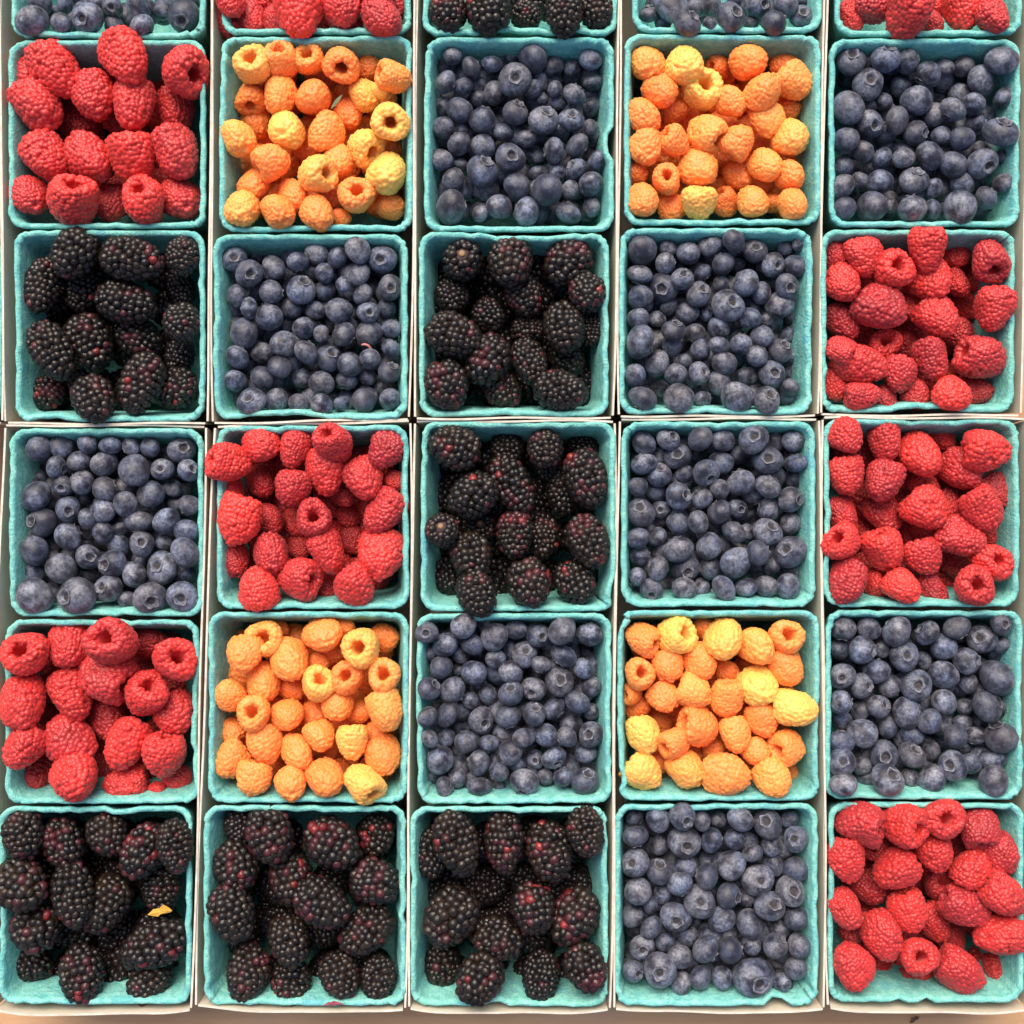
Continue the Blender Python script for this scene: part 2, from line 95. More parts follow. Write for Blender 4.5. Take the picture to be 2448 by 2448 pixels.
D['R02']=('red',500,0,[(380,190,290,60,30,.5,1),(500,-20,260,60,30,.5,1),(1000,260,240,60,30,.2,2),(640,240,270,60,30,.3,2),(1290,230,270,60,30,.3,2),(1720,40,270,60,30,.3,2),(200,240,250,60,30,.3,2),(200,20,270,60,20,.7,0),(1560,-40,330,30,10,.5,0),(1230,100,340,60,40,.6,0),(1610,170,330,60,40,.4,0),(830,110,440,80,20,.9,0)])
D['R03']=('black',1000,0,[(1000,150,280,270,30,10,.05,1),(900,-60,360,300,30,10,.05,2),(280,120,380,340,70,20,.25,0),(1640,100,390,330,80,20,.15,0),(1350,130,440,340,90,15,.05,0),(650,110,450,410,80,20,.2,0)])
D['R04']=('blue',1490,0,B("240,130,195,225,50;450,60,310;370,210,170-1;590,220,245,650,165;795,225,140;990,160,265,1035,140;1180,200,160-1;1250,50,225,1300,70;1390,220,235;1500,60,215;1640,150,205,1650,140;820,60,190-1;720,10,160-2;1030,-10,140;1680,10,140-1"))
D['R05']=('red',1948,0,[(330,180,260,60,30,.3,2),(1090,230,200,60,30,.3,2),(1120,70,220,60,30,.4,1),(560,50,310,30,20,.35,0),(1650,160,285,60,30,.5,0),(1380,80,370,90,15,.85,0),(840,130,410,100,-45,.65,0)])
# basket outer rims in photo pixels: x0,x1,y0,y1
RIM={'R11':(19,494,94,549),'R12':(523,989,84,556),'R13':(1012,1470,88,556),'R14':(1490,1964,80,541),'R15':(1980,2440,91,546),
'R21':(34,492,549,1010),'R22':(508,977,558,1005),'R23':(1000,1458,553,998),'R24':(1478,1944,544,993),'R25':(1959,2427,546,988),
'R31':(22,489,1022,1476),'R32':(516,980,1014,1458),'R33':(1004,1474,1006,1463),'R34':(1483,1951,1005,1453),'R35':(1966,2437,999,1453),
'R41':(11,480,1479,1923),'R42':(496,979,1460,1921),'R43':(993,1464,1464,1924),'R44':(1474,1962,1457,1916),'R45':(1970,2446,1456,1913),
'R51':(-4,461,1926,2404),'R52':(486,973,1923,2406),'R53':(979,1456,1926,2407),'R54':(1467,1959,1919,2406),'R55':(1977,2449,1916,2398),
'R01':(26,495,-370,93),'R02':(526,987,-378,84),'R03':(1007,1480,-375,87),'R04':(1510,1967,-384,80),'R05':(1994,2444,-380,88),
'R10':(-460,3,90,548),'R20':(-455,8,560,1005)}
CS = 500 / 1932        # crop pixels to photo pixels

def at(px, py, z):
    k = S * (DIST - (z - RZ)) / DIST
    return Vector(((px - 1224) * k, (1224 - py) * k, z))

# ---------------------------------------------------------------- materials
def mat(name):
    m = bpy.data.materials.new(name); m.use_nodes = True
    n = m.node_tree.nodes; l = m.node_tree.links
    return m, n, l, n['Principled BSDF']
def nd(n, t, **kw):
    x = n.new(t)
    for k, v in kw.items():
        if k in x.inputs.keys() if isinstance(k, str) else False: x.inputs[k].default_value = v
        else: setattr(x, k, v)
    return x
def coords(n, l, rand=True):
    tc = n.new('ShaderNodeTexCoord')
    if not rand: return tc.outputs['Object']
    oi = n.new('ShaderNodeObjectInfo'); ge = n.new('ShaderNodeNewGeometry')
    ad = n.new('ShaderNodeMath'); ad.operation = 'ADD'
    l.new(oi.outputs['Random'], ad.inputs[0]); l.new(ge.outputs['Random Per Island'], ad.inputs[1])
    mu = n.new('ShaderNodeMath'); mu.operation = 'MULTIPLY'; mu.inputs[1].default_value = 57.0
    l.new(ad.outputs[0], mu.inputs[0])
    va = n.new('ShaderNodeVectorMath'); va.operation = 'ADD'
    l.new(tc.outputs['Object'], va.inputs[0]); l.new(mu.outputs[0], va.inputs[1])
    return va.outputs[0]
def noise(n, l, vec, scale, detail=3, rough=0.55):
    t = n.new('ShaderNodeTexNoise'); t.inputs['Scale'].default_value = scale
    t.inputs['Detail'].default_value = detail; t.inputs['Roughness'].default_value = rough
    l.new(vec, t.inputs['Vector']); return t.outputs['Fac']
def ramp(n, l, fac, a, b, ca=(0, 0, 0, 1), cb=(1, 1, 1, 1)):
    r = n.new('ShaderNodeValToRGB'); e = r.color_ramp.elements
    e[0].position = a; e[1].position = b; e[0].color = ca; e[1].color = cb
    l.new(fac, r.inputs[0]); return r.outputs[0]
def mix(n, l, fac, a, b, mode='MIX'):
    m = n.new('ShaderNodeMix'); m.data_type = 'RGBA'; m.blend_type = mode
    for sock, v in ((m.inputs[0], fac), (m.inputs[6], a), (m.inputs[7], b)):
        if hasattr(v, 'links'): l.new(v, sock)
        elif isinstance(v, (int, float)): sock.default_value = v
        else: sock.default_value = (*v, 1)
    return m.outputs[2]
def bump(n, l, h, strength, dist, bs):
    b = n.new('ShaderNodeBump'); b.inputs['Strength'].default_value = strength; b.inputs['Distance'].default_value = dist
    l.new(h, b.inputs['Height']); l.new(b.outputs[0], bs.inputs['Normal'])

def berry_mat(name, rough, sss, rad, sheen, var=(0.7, 1.2), scale=2.5, ior=1.4, spec=0.5):
    m, n, l, b = mat(name)
    oi = n.new('ShaderNodeObjectInfo')
    v = coords(n, l)
    f = noise(n, l, v, scale, 3)
    vv = ramp(n, l, f, 0.25, 0.75, (*[var[0]] * 3, 1), (*[var[1]] * 3, 1))
    c = mix(n, l, 1.0, oi.outputs['Color'], vv, 'MULTIPLY')
    l.new(c, b.inputs['Base Color'])
    b.inputs['Roughness'].default_value = rough
    b.inputs['Specular IOR Level'].default_value = spec
    b.inputs['Subsurface Weight'].default_value = sss
    b.inputs['Subsurface Radius'].default_value = rad
    b.inputs['Subsurface Scale'].default_value = 1.0
    b.inputs['Sheen Weight'].default_value = sheen
    b.inputs['Sheen Roughness'].default_value = 0.4
    return m, n, l, b, v
M = {}
M['red'] = berry_mat('raspberry_skin', 0.44, 0.25, (0.003, 0.0008, 0.0006), 0.14, (0.68, 1.14), 2.2)[0]
M['gold'] = berry_mat('golden_raspberry_skin', 0.5, 0.55, (0.005, 0.0025, 0.0010), 0.05, (0.92, 1.06), 2.5)[0]
M['red_hollow'] = berry_mat('raspberry_hollow', 0.7, 0.2, (0.003, 0.0007, 0.0005), 0.2)[0]
m_, n_, l_, b_, v_ = berry_mat('blackberry_drupelet', 0.31, 0.0, (0.001,) * 3, 0.0, (0.6, 1.35), 1.2, spec=0.42)
bump(n_, l_, noise(n_, l_, v_, 3.0, 2), 0.12, 0.2, b_)
M['drupelet'] = m_
M['core'] = berry_mat('blackberry_core', 0.6, 0, (0.001,) * 3, 0)[0]

def blueberry_mat():
    m, n, l, b = mat('blueberry_skin')
    at_ = n.new('ShaderNodeAttribute'); at_.attribute_name = 'local'
    tc_ = n.new('ShaderNodeObjectInfo'); ge_ = n.new('ShaderNodeNewGeometry')
    ad_ = n.new('ShaderNodeMath'); ad_.operation = 'ADD'; l.new(tc_.outputs['Random'], ad_.inputs[0]); l.new(ge_.outputs['Random Per Island'], ad_.inputs[1])
    mu_ = n.new('ShaderNodeMath'); mu_.operation = 'MULTIPLY'; mu_.inputs[1].default_value = 57.0; l.new(ad_.outputs[0], mu_.inputs[0])
    va_ = n.new('ShaderNodeVectorMath'); va_.operation = 'ADD'; l.new(at_.outputs['Vector'], va_.inputs[0]); l.new(mu_.outputs[0], va_.inputs[1])
    v = va_.outputs[0]; oi = n.new('ShaderNodeObjectInfo'); ge = n.new('ShaderNodeNewGeometry')
    f1 = noise(n, l, v, 2.0, 3, 0.6); f2 = noise(n, l, v, 9.0, 5, 0.75); f3 = noise(n, l, v, 0.7, 1)
    bl = ramp(n, l, f1, 0.38, 0.60)
    sp = ramp(n, l, f2, 0.38, 0.58, (0.2, 0.2, 0.2, 1), (1, 1, 1, 1))
    a = mix(n, l, 1.0, bl, sp, 'MULTIPLY')
    isl = ramp(n, l, ge.outputs['Random Per Island'], 0.0, 1.0, (0.55, 0.55, 0.55, 1), (1, 1, 1, 1))
    a = mix(n, l, 1.0, a, isl, 'MULTIPLY')
    a = mix(n, l, 1.0, a, oi.outputs['Color'], 'MULTIPLY')
    skin = ramp(n, l, f3, 0.35, 0.65, (0.013, 0.014, 0.030, 1), (0.022, 0.018, 0.028, 1))
    bloom = ramp(n, l, f3, 0.35, 0.65, (0.25, 0.285, 0.41, 1), (0.34, 0.34, 0.39, 1))
    c = mix(n, l, a, skin, bloom); l.new(c, b.inputs['Base Color'])
    b.inputs['Roughness'].default_value = 0.42; b.inputs['Specular IOR Level'].default_value = 0.5
    b.inputs['Sheen Weight'].default_value = 0.08
    bump(n, l, f2, 0.16, 0.05, b)
    return m
M['blue'] = blueberry_mat()
def calyx_mat():
    m, n, l, b = mat('blueberry_calyx'); v = coords(n, l)
    f = noise(n, l, v, 9, 3)
    l.new(ramp(n, l, f, 0.3, 0.7, (0.06, 0.058, 0.070, 1), (0.22, 0.215, 0.245, 1)), b.inputs['Base Color'])
    b.inputs['Roughness'].default_value = 0.7; return m
M['calyx'] = calyx_mat(); M['calyx_in'] = None
def pulp_mat():
    m, n, l, b = mat('moulded_pulp'); oi = n.new('ShaderNodeObjectInfo')
    v = coords(n, l)
    mp = n.new('ShaderNodeMapping'); l.new(v, mp.inputs['Vector'])
    f1 = noise(n, l, mp.outputs[0], 26, 3); f2 = noise(n, l, mp.outputs[0], 240, 5, 0.7); f3 = noise(n, l, mp.outputs[0], 700, 3, 0.7)
    f4 = noise(n, l, mp.outputs[0], 44, 2); f5 = noise(n, l, mp.outputs[0], 61, 4, 0.7)
    c = mix(n, l, ramp(n, l, f1, 0.35, 0.65), (0.15, 0.485, 0.455), (0.19, 0.53, 0.425))
    c = mix(n, l, oi.outputs['Random'], c, mix(n, l, 0.5, c, (0.12, 0.47, 0.50)))
    c = mix(n, l, ramp(n, l, f2, 0.40, 0.66), c, (0.31, 0.69, 0.58))
    c = mix(n, l, ramp(n, l, f4, 0.60, 0.74, (0, 0, 0, 1), (0.55, 0.55, 0.55, 1)), c, (0.10, 0.37, 0.50))
    c = mix(n, l, ramp(n, l, f3, 0.28, 0.40, (1, 1, 1, 1), (0, 0, 0, 1)), c, (0.10, 0.36, 0.34))
    c = mix(n, l, ramp(n, l, f5, 0.66, 0.76, (0, 0, 0, 1), (0.45, 0.45, 0.45, 1)), c, (0.13, 0.16, 0.26))
    l.new(c, b.inputs['Base Color']); b.inputs['Roughness'].default_value = 0.8
    b.inputs['Specular IOR Level'].default_value = 0.25
    h = mix(n, l, 0.5, f2, f3); bump(n, l, h, 1.0, 0.0020, b); return m
M['pulp'] = pulp_mat()
def card_mat():
    m, n, l, b = mat('white_cardboard'); v = coords(n, l)
    f = noise(n, l, v, 22, 4); f2 = noise(n, l, v, 300, 3)
    c = mix(n, l, ramp(n, l, f, 0.3, 0.75), (0.60, 0.52, 0.41), (0.54, 0.43, 0.32))
    c = mix(n, l, ramp(n, l, f2, 0.35, 0.7, (0, 0, 0, 1), (0.35, 0.35, 0.35, 1)), c, (0.66, 0.60, 0.51))
    c = mix(n, l, ramp(n, l, noise(n, l, v, 48, 4, 0.7), 0.64, 0.74, (0, 0, 0, 1), (0.4, 0.4, 0.4, 1)), c, (0.36, 0.22, 0.20))
    l.new(c, b.inputs['Base Color']); b.inputs['Roughness'].default_value = 0.75; b.inputs['Specular IOR Level'].default_value = 0.3
    bump(n, l, f2, 0.2, 0.0004, b); return m
M['card'] = card_mat()
def edge_mat():
    m, n, l, b = mat('cardboard_cut_edge'); v = coords(n, l)
    f = noise(n, l, v, 180, 3)
    l.new(ramp(n, l, f, 0.3, 0.7, (0.54, 0.46, 0.36, 1), (0.74, 0.67, 0.57, 1)), b.inputs['Base Color']); b.inputs['Roughness'].default_value = 0.8; return m
M['edge'] = edge_mat()
def wood_mat():
    m, n, l, b = mat('table_wood'); v = coords(n, l, False)
    mp = n.new('ShaderNodeMapping'); mp.inputs['Scale'].default_value = (1.2, 9, 9); l.new(v, mp.inputs['Vector'])
    f = noise(n, l, mp.outputs[0], 7, 5, 0.6); g = noise(n, l, v, 14, 3)
    c = ramp(n, l, f, 0.3, 0.7, (0.47, 0.25, 0.12, 1), (0.64, 0.39, 0.21, 1))
    c = mix(n, l, ramp(n, l, g, 0.55, 0.72, (0, 0, 0, 1), (0.7, 0.7, 0.7, 1)), c, (0.48, 0.29, 0.19))
    l.new(c, b.inputs['Base Color']); b.inputs['Roughness'].default_value = 0.55
    bump(n, l, f, 0.15, 0.001, b); return m
M['wood'] = wood_mat()
def plain(name, col, rough=0.6):
    m, n, l, b = mat(name); v = coords(n, l); f = noise(n, l, v, 300, 3)
    l.new(mix(n, l, ramp(n, l, f, 0.3, 0.7), tuple(c * 0.7 for c in col), tuple(min(1, c * 1.15) for c in col)), b.inputs['Base Color'])
    b.inputs['Roughness'].default_value = rough; return m
M['calyx_in'] = plain('blueberry_calyx_floor', (0.040, 0.032, 0.034), 0.8)
M['leaf'] = plain('green_leaf', (0.20, 0.21, 0.09)); M['stem'] = plain('pink_stem', (0.55, 0.20, 0.16))
M['petal'] = plain('dry_yellow_petal', (0.80, 0.42, 0.06)); M['redpetal'] = plain('dry_red_petal', (0.32, 0.06, 0.09)); M['crumb'] = plain('dry_brown_leaf', (0.14, 0.06, 0.02))
M['pale_core'] = plain('blackberry_receptacle', (0.26, 0.14, 0.06))

# ---------------------------------------------------------------- helpers
def mesh(name, verts, faces, mats, smooth=True, midx=None):
    me = bpy.data.meshes.new(name)
    me.from_pydata([tuple(v) for v in verts], [], faces)
    for m in (mats if isinstance(mats, (list, tuple)) else [mats]): me.materials.append(m)
    if smooth: me.polygons.foreach_set('use_smooth', [True] * len(me.polygons))
    if midx is not None: me.polygons.foreach_set('material_index', midx)
    me.update(); return me
def link(name, data, parent=None):
    o = bpy.data.objects.new(name, data); COL.objects.link(o)
    if parent: o.parent = parent
    return o
def tag(o, label=None, cat=None, group=None, kind=None):
    if label: o['label'] = label
    if cat: o['category'] = cat
    if group: o['group'] = group
    if kind: o['kind'] = kind
    return o
def ico(sub):
    bm = bmesh.new(); bmesh.ops.create_icosphere(bm, subdivisions=sub, radius=1)
    v = np.array([x.co[:] for x in bm.verts]); f = [tuple(q.index for q in x.verts) for x in bm.faces]; bm.free(); return v, f
def lathe(prof, seg, mod=None, close_end=True, close_start=True):
    """prof: list of (r, z); returns verts, faces; mod(r, z, theta, i) may move a point"""
    V, F = [], []
    for i, (r, z) in enumerate(prof):
        for j in range(seg):
            th = 2 * math.pi * j / seg
            rr, zz = (r, z) if mod is None else mod(r, z, th, i)
            V.append((rr * math.cos(th), rr * math.sin(th), zz))
    for i in range(len(prof) - 1):
        for j in range(seg):
            a = i * seg + j; b = i * seg + (j + 1) % seg
            F.append((a, b, b + seg, a + seg))
    if close_start: F.append(tuple(reversed(range(seg))))
    if close_end: F.append(tuple(range((len(prof) - 1) * seg, len(prof) * seg)))
    return V, F

# ---------------------------------------------------------------- raspberry shapes (unit width, tip along +Z)
def rasp_profile(L, tap):
    pts = []
    for i in range(41):
        t = i / 40
        if t < 0.28: R = 0.5 * (0.72 + 0.28 * math.sin(math.pi / 2 * (t / 0.28) ** 0.75))
        else: R = 0.5 * max(0, 1 - ((t - 0.28) / 0.72) ** tap) ** 0.58
        pts.append((R, -0.5 * L + t * L))
    return pts
def fuse(me, vox, it):
    o = bpy.data.objects.new('tmp', me); COL.objects.link(o)
    m = o.modifiers.new('r', 'REMESH'); m.mode = 'VOXEL'; m.voxel_size = vox; m.use_smooth_shade = True
    if it: q = o.modifiers.new('s', 'SMOOTH'); q.factor = 0.5; q.iterations = it
    dg = bpy.context.evaluated_depsgraph_get(); r = bpy.data.meshes.new_from_object(o.evaluated_get(dg))
    r.name = me.name; mats = list(me.materials); bpy.data.objects.remove(o); bpy.data.meshes.remove(me)
    r.materials.clear()
    for x in mats: r.materials.append(x)
    r.polygons.foreach_set('use_smooth', [True] * len(r.polygons)); r.update(); return r
def make_rasp(seed, L, tap, flat):
    rnd = random.Random(seed)
    iv, ifc = ico(2)
    prof = rasp_profile(L, tap)
    arc = [0]
    for a, b in zip(prof, prof[1:]): arc.append(arc[-1] + math.hypot(b[0] - a[0], b[1] - a[1]))
    def P(s):
        s = max(0, min(arc[-1], s))
        for i in range(len(arc) - 1):
            if s <= arc[i + 1]: break
        u = (s - arc[i]) / max(1e-9, arc[i + 1] - arc[i]); a, b = prof[i], prof[i + 1]
        dr, dz = b[0] - a[0], b[1] - a[1]; q = math.hypot(dr, dz)
        return a[0] + u * dr, a[1] + u * dz, dz / q, -dr / q
    sp = 0.109 if not flat else 0.112
    ph = [rnd.uniform(0, 6.28) for _ in range(6)]
    def warp(x, y, z):
        th = math.atan2(y, x)
        k = 1 + 0.06 * math.sin(2 * th + ph[0]) + 0.05 * math.sin(3 * th + ph[1] + 3 * z) + 0.025 * math.sin(7 * z + ph[2])
        return x * k + 0.05 * math.sin(2.2 * z + ph[3]) , y * k + 0.04 * math.sin(2.4 * z + ph[4]), z
    V, F = [], []
    rows = int(arc[-1] / (sp * 0.92)); off = 0
    ent = []
    # rim ring folded in round the hollow
    ent += [(0.355, -0.5 * L + 0.022, 0.55, -0.83, 18), (0.275, -0.5 * L - 0.004, 0.1, -0.99, 14), (0.20, -0.5 * L + 0.035, -0.55, -0.83, 10)]
    for i in range(rows + 1):
        s = arc[-1] * (i + 0.75) / (rows + 0.75)
        r, z, nr, nz = P(s)
        ent.append((r, z, nr, nz, max(1, round(2 * math.pi * r / sp))))
    for r, z, nr, nz, n in ent:
        off += 0.5
        for j in range(n):
            if n > 4 and rnd.random() < 0.015: continue
            th = 2 * math.pi * (j + off + rnd.uniform(-.3, .3)) / n
            dr = rnd.uniform(0.80, 1.18) * sp * 0.68
            inset = dr * (rnd.uniform(.46, .62) if not flat else rnd.uniform(.66, .80))
            dz = rnd.uniform(-.3, .3) * sp
            N = Vector((nr * math.cos(th), nr * math.sin(th), nz)).normalized()
            c = Vector((r * math.cos(th), r * math.sin(th), z + dz)) - N * inset
            q = N.to_track_quat('Z', 'Y').to_matrix()
            k0 = len(V)
            for v in iv:
                p = c + q @ Vector((v[0] * dr, v[1] * dr, v[2] * dr * 1.02))
                V.append(warp(*p))
            F += [(a + k0, b + k0, d + k0) for a, b, d in ifc]
    # flesh under the drupelets, hollow inside, then everything fused into one skin
    outer = [(max(0.004, P(s)[0] - 0.045), P(s)[1] - (0.04 if s > arc[-1] * .8 else 0)) for s in [arc[-1] * k / 14 for k in range(15)]]
    inner = [(0.01, 0.24 * L), (0.10, 0.19 * L), (0.145, -0.05 * L), (0.165, -0.5 * L + 0.24), (0.185, -0.5 * L + 0.11), (0.245, -0.5 * L + 0.035), (0.29, -0.5 * L + 0.02), (0.33, -0.5 * L + 0.035)]
    v2, f2 = lathe(inner + outer[1:], 24)
    k0 = len(V); V += [warp(*p) for p in v2]; F += [tuple(i + k0 for i in f) for f in f2]
    me = fuse(mesh('raspberry_drupelets', V, F, M['red']), 0.017 if flat else 0.0118, 7 if flat else 1)
    hp = [(0.215, -0.5 * L + 0.075), (0.176, -0.5 * L + 0.12), (0.155, -0.5 * L + 0.24), (0.135, -0.05 * L), (0.09, 0.18 * L), (0.01, 0.225 * L)]
    rp = [rnd.uniform(0, 6.28) for _ in range(3)]
    v3, f3 = lathe(hp, 24, lambda r, z, th, i: (r * (1 + 0.10 * math.sin(2 * th + rp[0]) + 0.05 * math.sin(9 * th + rp[1])), z), close_start=False)
    hv = [warp(*p) for p in v3]
    hm = mesh('raspberry_hollow', hv, [tuple(reversed(f)) for f in f3], M['red_hollow'])
    return me, hm
RASP = [make_rasp(s, L, t, False) for s, L, t in ((1, 1.05, 2.2), (2, 1.18, 2.0), (3, 1.28, 2.3), (4, 1.1, 1.7), (5, 1.22, 1.8), (6, 1.0, 2.4), (7, 1.14, 2.6))]
GOLD = [make_rasp(20 + s, L, t, True) for s, L, t in ((1, 1.0, 2.2), (2, 1.06, 2.0), (3, 1.12, 2.3), (4, 1.02, 1.8), (5, 0.96, 2.3), (6, 1.08, 2.6))]
for me, hm in GOLD:
    me.name = 'golden_drupelets'; hm.name = 'golden_hollow'; me.materials[0] = M['gold']; hm.materials[0] = M['gold']

# ---------------------------------------------------------------- blackberry shapes (unit width, tip along +Z)
def dome(seed):
    rnd = random.Random(seed); seg = 8; V = []; F = []
    prof = [(0.80, -0.55), (1.0, -0.05), (0.80, 0.52), (0.42, 0.86)]
    V, F = lathe(prof, seg, lambda r, z, th, i: (r * (1 + 0.06 * math.sin(2 * th + seed) + 0.04 * math.sin(3 * th + 2 * seed)), z), close_start=False, close_end=False)
    V.append((0, 0, 0.97)); k = 3 * seg
    F += [(k + j, k + (j + 1) % seg, len(V) - 1) for j in range(seg)]
    return mesh('drupelet', V, F, M['drupelet'])
DOMES = [dome(s) for s in range(4)]
def black_layout(ratio, seed):
    rnd = random.Random(seed); a, c = 0.5, 0.5 * ratio; sp = 0.184
    pts = []; n = 200; prof = []
    for i in range(n + 1):
        ph = -math.pi / 2 + math.pi * i / n
        tz = math.sin(ph); k = 1.0 - 0.10 * tz      # a little narrower to the tip
        prof.append((a * math.cos(ph) ** 0.9 * k if math.cos(ph) > 1e-6 else 0.0, c * tz))
    arc = [0]
    for p, q in zip(prof, prof[1:]): arc.append(arc[-1] + math.hypot(q[0] - p[0], q[1] - p[1]))
    rows = max(4, round(arc[-1] / (sp * 0.88))); off = 0
    for r_ in range(rows + 1):
        s = arc[-1] * r_ / rows
        i = min(n - 1, max(0, int(np.searchsorted(arc, s)) - 1))
        u = (s - arc[i]) / max(1e-9, arc[i + 1] - arc[i]); p, q = prof[i], prof[i + 1]
        r = p[0] + u * (q[0] - p[0]); z = p[1] + u * (q[1] - p[1])
        m = max(1, round(2 * math.pi * r / sp)); off += 0.5
        for j in range(m):
            th = 2 * math.pi * (j + off + rnd.uniform(-.27, .27)) / m
            x, y, zz = r * math.cos(th), r * math.sin(th), z + rnd.uniform(-.04, .04)
            N = Vector((x / a ** 2, y / a ** 2, zz / c ** 2))
            if N.length < 1e-6: N = Vector((0, 0, 1 if z > 0 else -1))
            N.normalize()
            rr = rnd.choice((1, 1, 1, .86)) * rnd.uniform(0.104, 0.140)
            ctr = Vector((x, y, zz)) - N * rr * 0.88
            ax = N.to_track_quat('Z', 'Y').to_matrix().to_4x4() @ Matrix.Rotation(rnd.uniform(0, 6.28), 4, 'Z')
            sc = Matrix.Diagonal((rr * rnd.uniform(.92, 1.1), rr * rnd.uniform(.92, 1.1), rr * rnd.uniform(0.95, 1.12), 1))
            pts.append((Matrix.Translation(ctr) @ ax @ sc, N, Vector((x, y, zz))))
    iv, f = ico(2)
    core = mesh('blackberry_core', [(v[0] * (a - 0.075), v[1] * (a - 0.075), v[2] * (c - 0.08)) for v in iv], f, M['core'])
    return pts, core
BLACK = {r: [black_layout(r, 7 * i + int(r * 100)) for i in range(3)] for r in (1.0, 1.12, 1.25, 1.38, 1.52)}

# ---------------------------------------------------------------- blueberry shapes (unit width, calyx along +Z)
def blue_body(seed):
    rnd = random.Random(seed); p = [rnd.uniform(0, 6.28) for _ in range(4)]; h = rnd.uniform(0.36, 0.46)
    prof = []
    for i in range(13):
        ph = math.pi * (0.03 + 0.86 * i / 12)
        prof.append((0.5 * math.sin(ph), -h * math.cos(ph)))
    zt = prof[-1][1]
    prof += [(0.135, zt - 0.01), (0.10, zt - 0.10), (0.03, zt - 0.115)]
    f = lambda r, z, th, i: (r * (1 + 0.055 * math.sin(2 * th + p[0]) + 0.03 * math.sin(3 * th + p[1] + 2 * z)), z * (1 + 0.03 * math.sin(th + p[2])))
    V, F = lathe(prof, 22, f)
    kr = 1 + 0.0; k = len(prof)
    cp = [(0.175, zt - 0.014), (0.222, zt + 0.010), (0.214, zt + 0.020), (0.165, zt + 0.002), (0.140, zt - 0.055), (0.11, zt - 0.078), (0.05, zt - 0.082), (0.014, zt - 0.060)]
    lob = rnd.uniform(0.5, 1.2)
    def g(r, z, th, i):
        u = 0.5 + 0.5 * math.cos(5 * th + p[3]); e = (0.4, 1, 1, 0.5, 0.1, 0, 0, 0)[i]
        r2 = r * (1 + 0.22 * lob * e * (u - 0.5)); z2 = z + 0.035 * lob * e * (u - 0.4)
        return f(r2, z2, th, i)
    CV, CF = lathe(cp, 30, g, close_start=False)
    return (V, F), (CV, CF)
BLUE = [blue_body(s) for s in range(7)]
CMI = [0 if i // 30 < 3 else 1 for i in range(30 * 7 + 1)]
BLUEM = [(mesh('blueberry_body', *b, M['blue']), mesh('blueberry_calyx', *c, [M['calyx'], M['calyx_in']], midx=CMI[:len(c[1])])) for b, c in BLUE]

def set_local(me, co):
    a = me.attributes.new('local', 'FLOAT_VECTOR', 'POINT'); a.data.foreach_set('vector', np.asarray(co, dtype=np.float32).ravel())
for (b, c), (bm_, cm_) in zip(BLUE, BLUEM): set_local(bm_, b[0])
# ---------------------------------------------------------------- table
root = link('market_table', None); tag(root, 'pale brown wooden market table top under the cardboard flats', 'table')
def box_mesh(name, x0, x1, y0, y1, z0, z1, m, bev=0.001):
    bm = bmesh.new(); bmesh.ops.create_cube(bm, size=1)
    for v in bm.verts: v.co = ((v.co.x + .5) * (x1 - x0) + x0, (v.co.y + .5) * (y1 - y0) + y0, (v.co.z + .5) * (z1 - z0) + z0)
    bmesh.ops.bevel(bm, geom=bm.edges[:], offset=bev, segments=2, affect='EDGES')
    me = bpy.data.meshes.new(name); bm.to_mesh(me); bm.free(); me.materials.append(m); return me
yb = at(0, 2570, 0).y
link('tabletop', box_mesh('tabletop', -0.75, 0.75, yb, 0.75, -0.03, 0.0, M['wood']), root)

# ---------------------------------------------------------------- cardboard flats
COLW = ['far left', 'left of centre', 'middle', 'right of centre', 'far right']
ROWW = ['top-edge', 'second-row', 'third-row', 'fourth-row', 'fifth-row', 'bottom-row']
def wall(name, A, B, An, Bn, zt, parent, seed, bulge):
    """A,B top corners (xy), An,Bn bottom corners; a thin card wall, bowed a little"""
    rnd = random.Random(seed); N = 16; T = 0.0011; V = []; F = []; mi = []
    d = (B - A).normalized(); nin = Vector((-d.y, d.x))        # points into the flat
    ph = rnd.uniform(0, 6.28)
    for i in range(N + 1):
        t = i / N; bow = bulge * (1 - (2 * t - 1) ** 4) + 0.0004 * math.sin(9 * t + ph)
        zz = zt + 0.0007 * math.sin(5 * t + ph) + 0.0004 * math.sin(17 * t + 2 * ph)
        top = A.lerp(B, t) - nin * bow; bot = An.lerp(Bn, t)
        for k, (f, inn) in enumerate(((0, 0), (0.5, 0), (1, 0), (1, T), (0.5, T), (0, T))):
            p = bot.lerp(top, f) + nin * inn
            V.append((p.x, p.y, 0.0025 + (zz - 0.0025) * f))
    for i in range(N):
        for k in range(6):
            a = i * 6 + k; b = i * 6 + (k + 1) % 6
            F.append((a, b, b + 6, a + 6)); mi.append(1 if k == 2 else 0)
    F += [tuple(range(5, -1, -1)), tuple(range(N * 6, N * 6 + 6))]; mi += [0, 0]
    me = mesh(name, V, F, [M['card'], M['edge']], smooth=False, midx=mi)
    return link(name, me, parent)
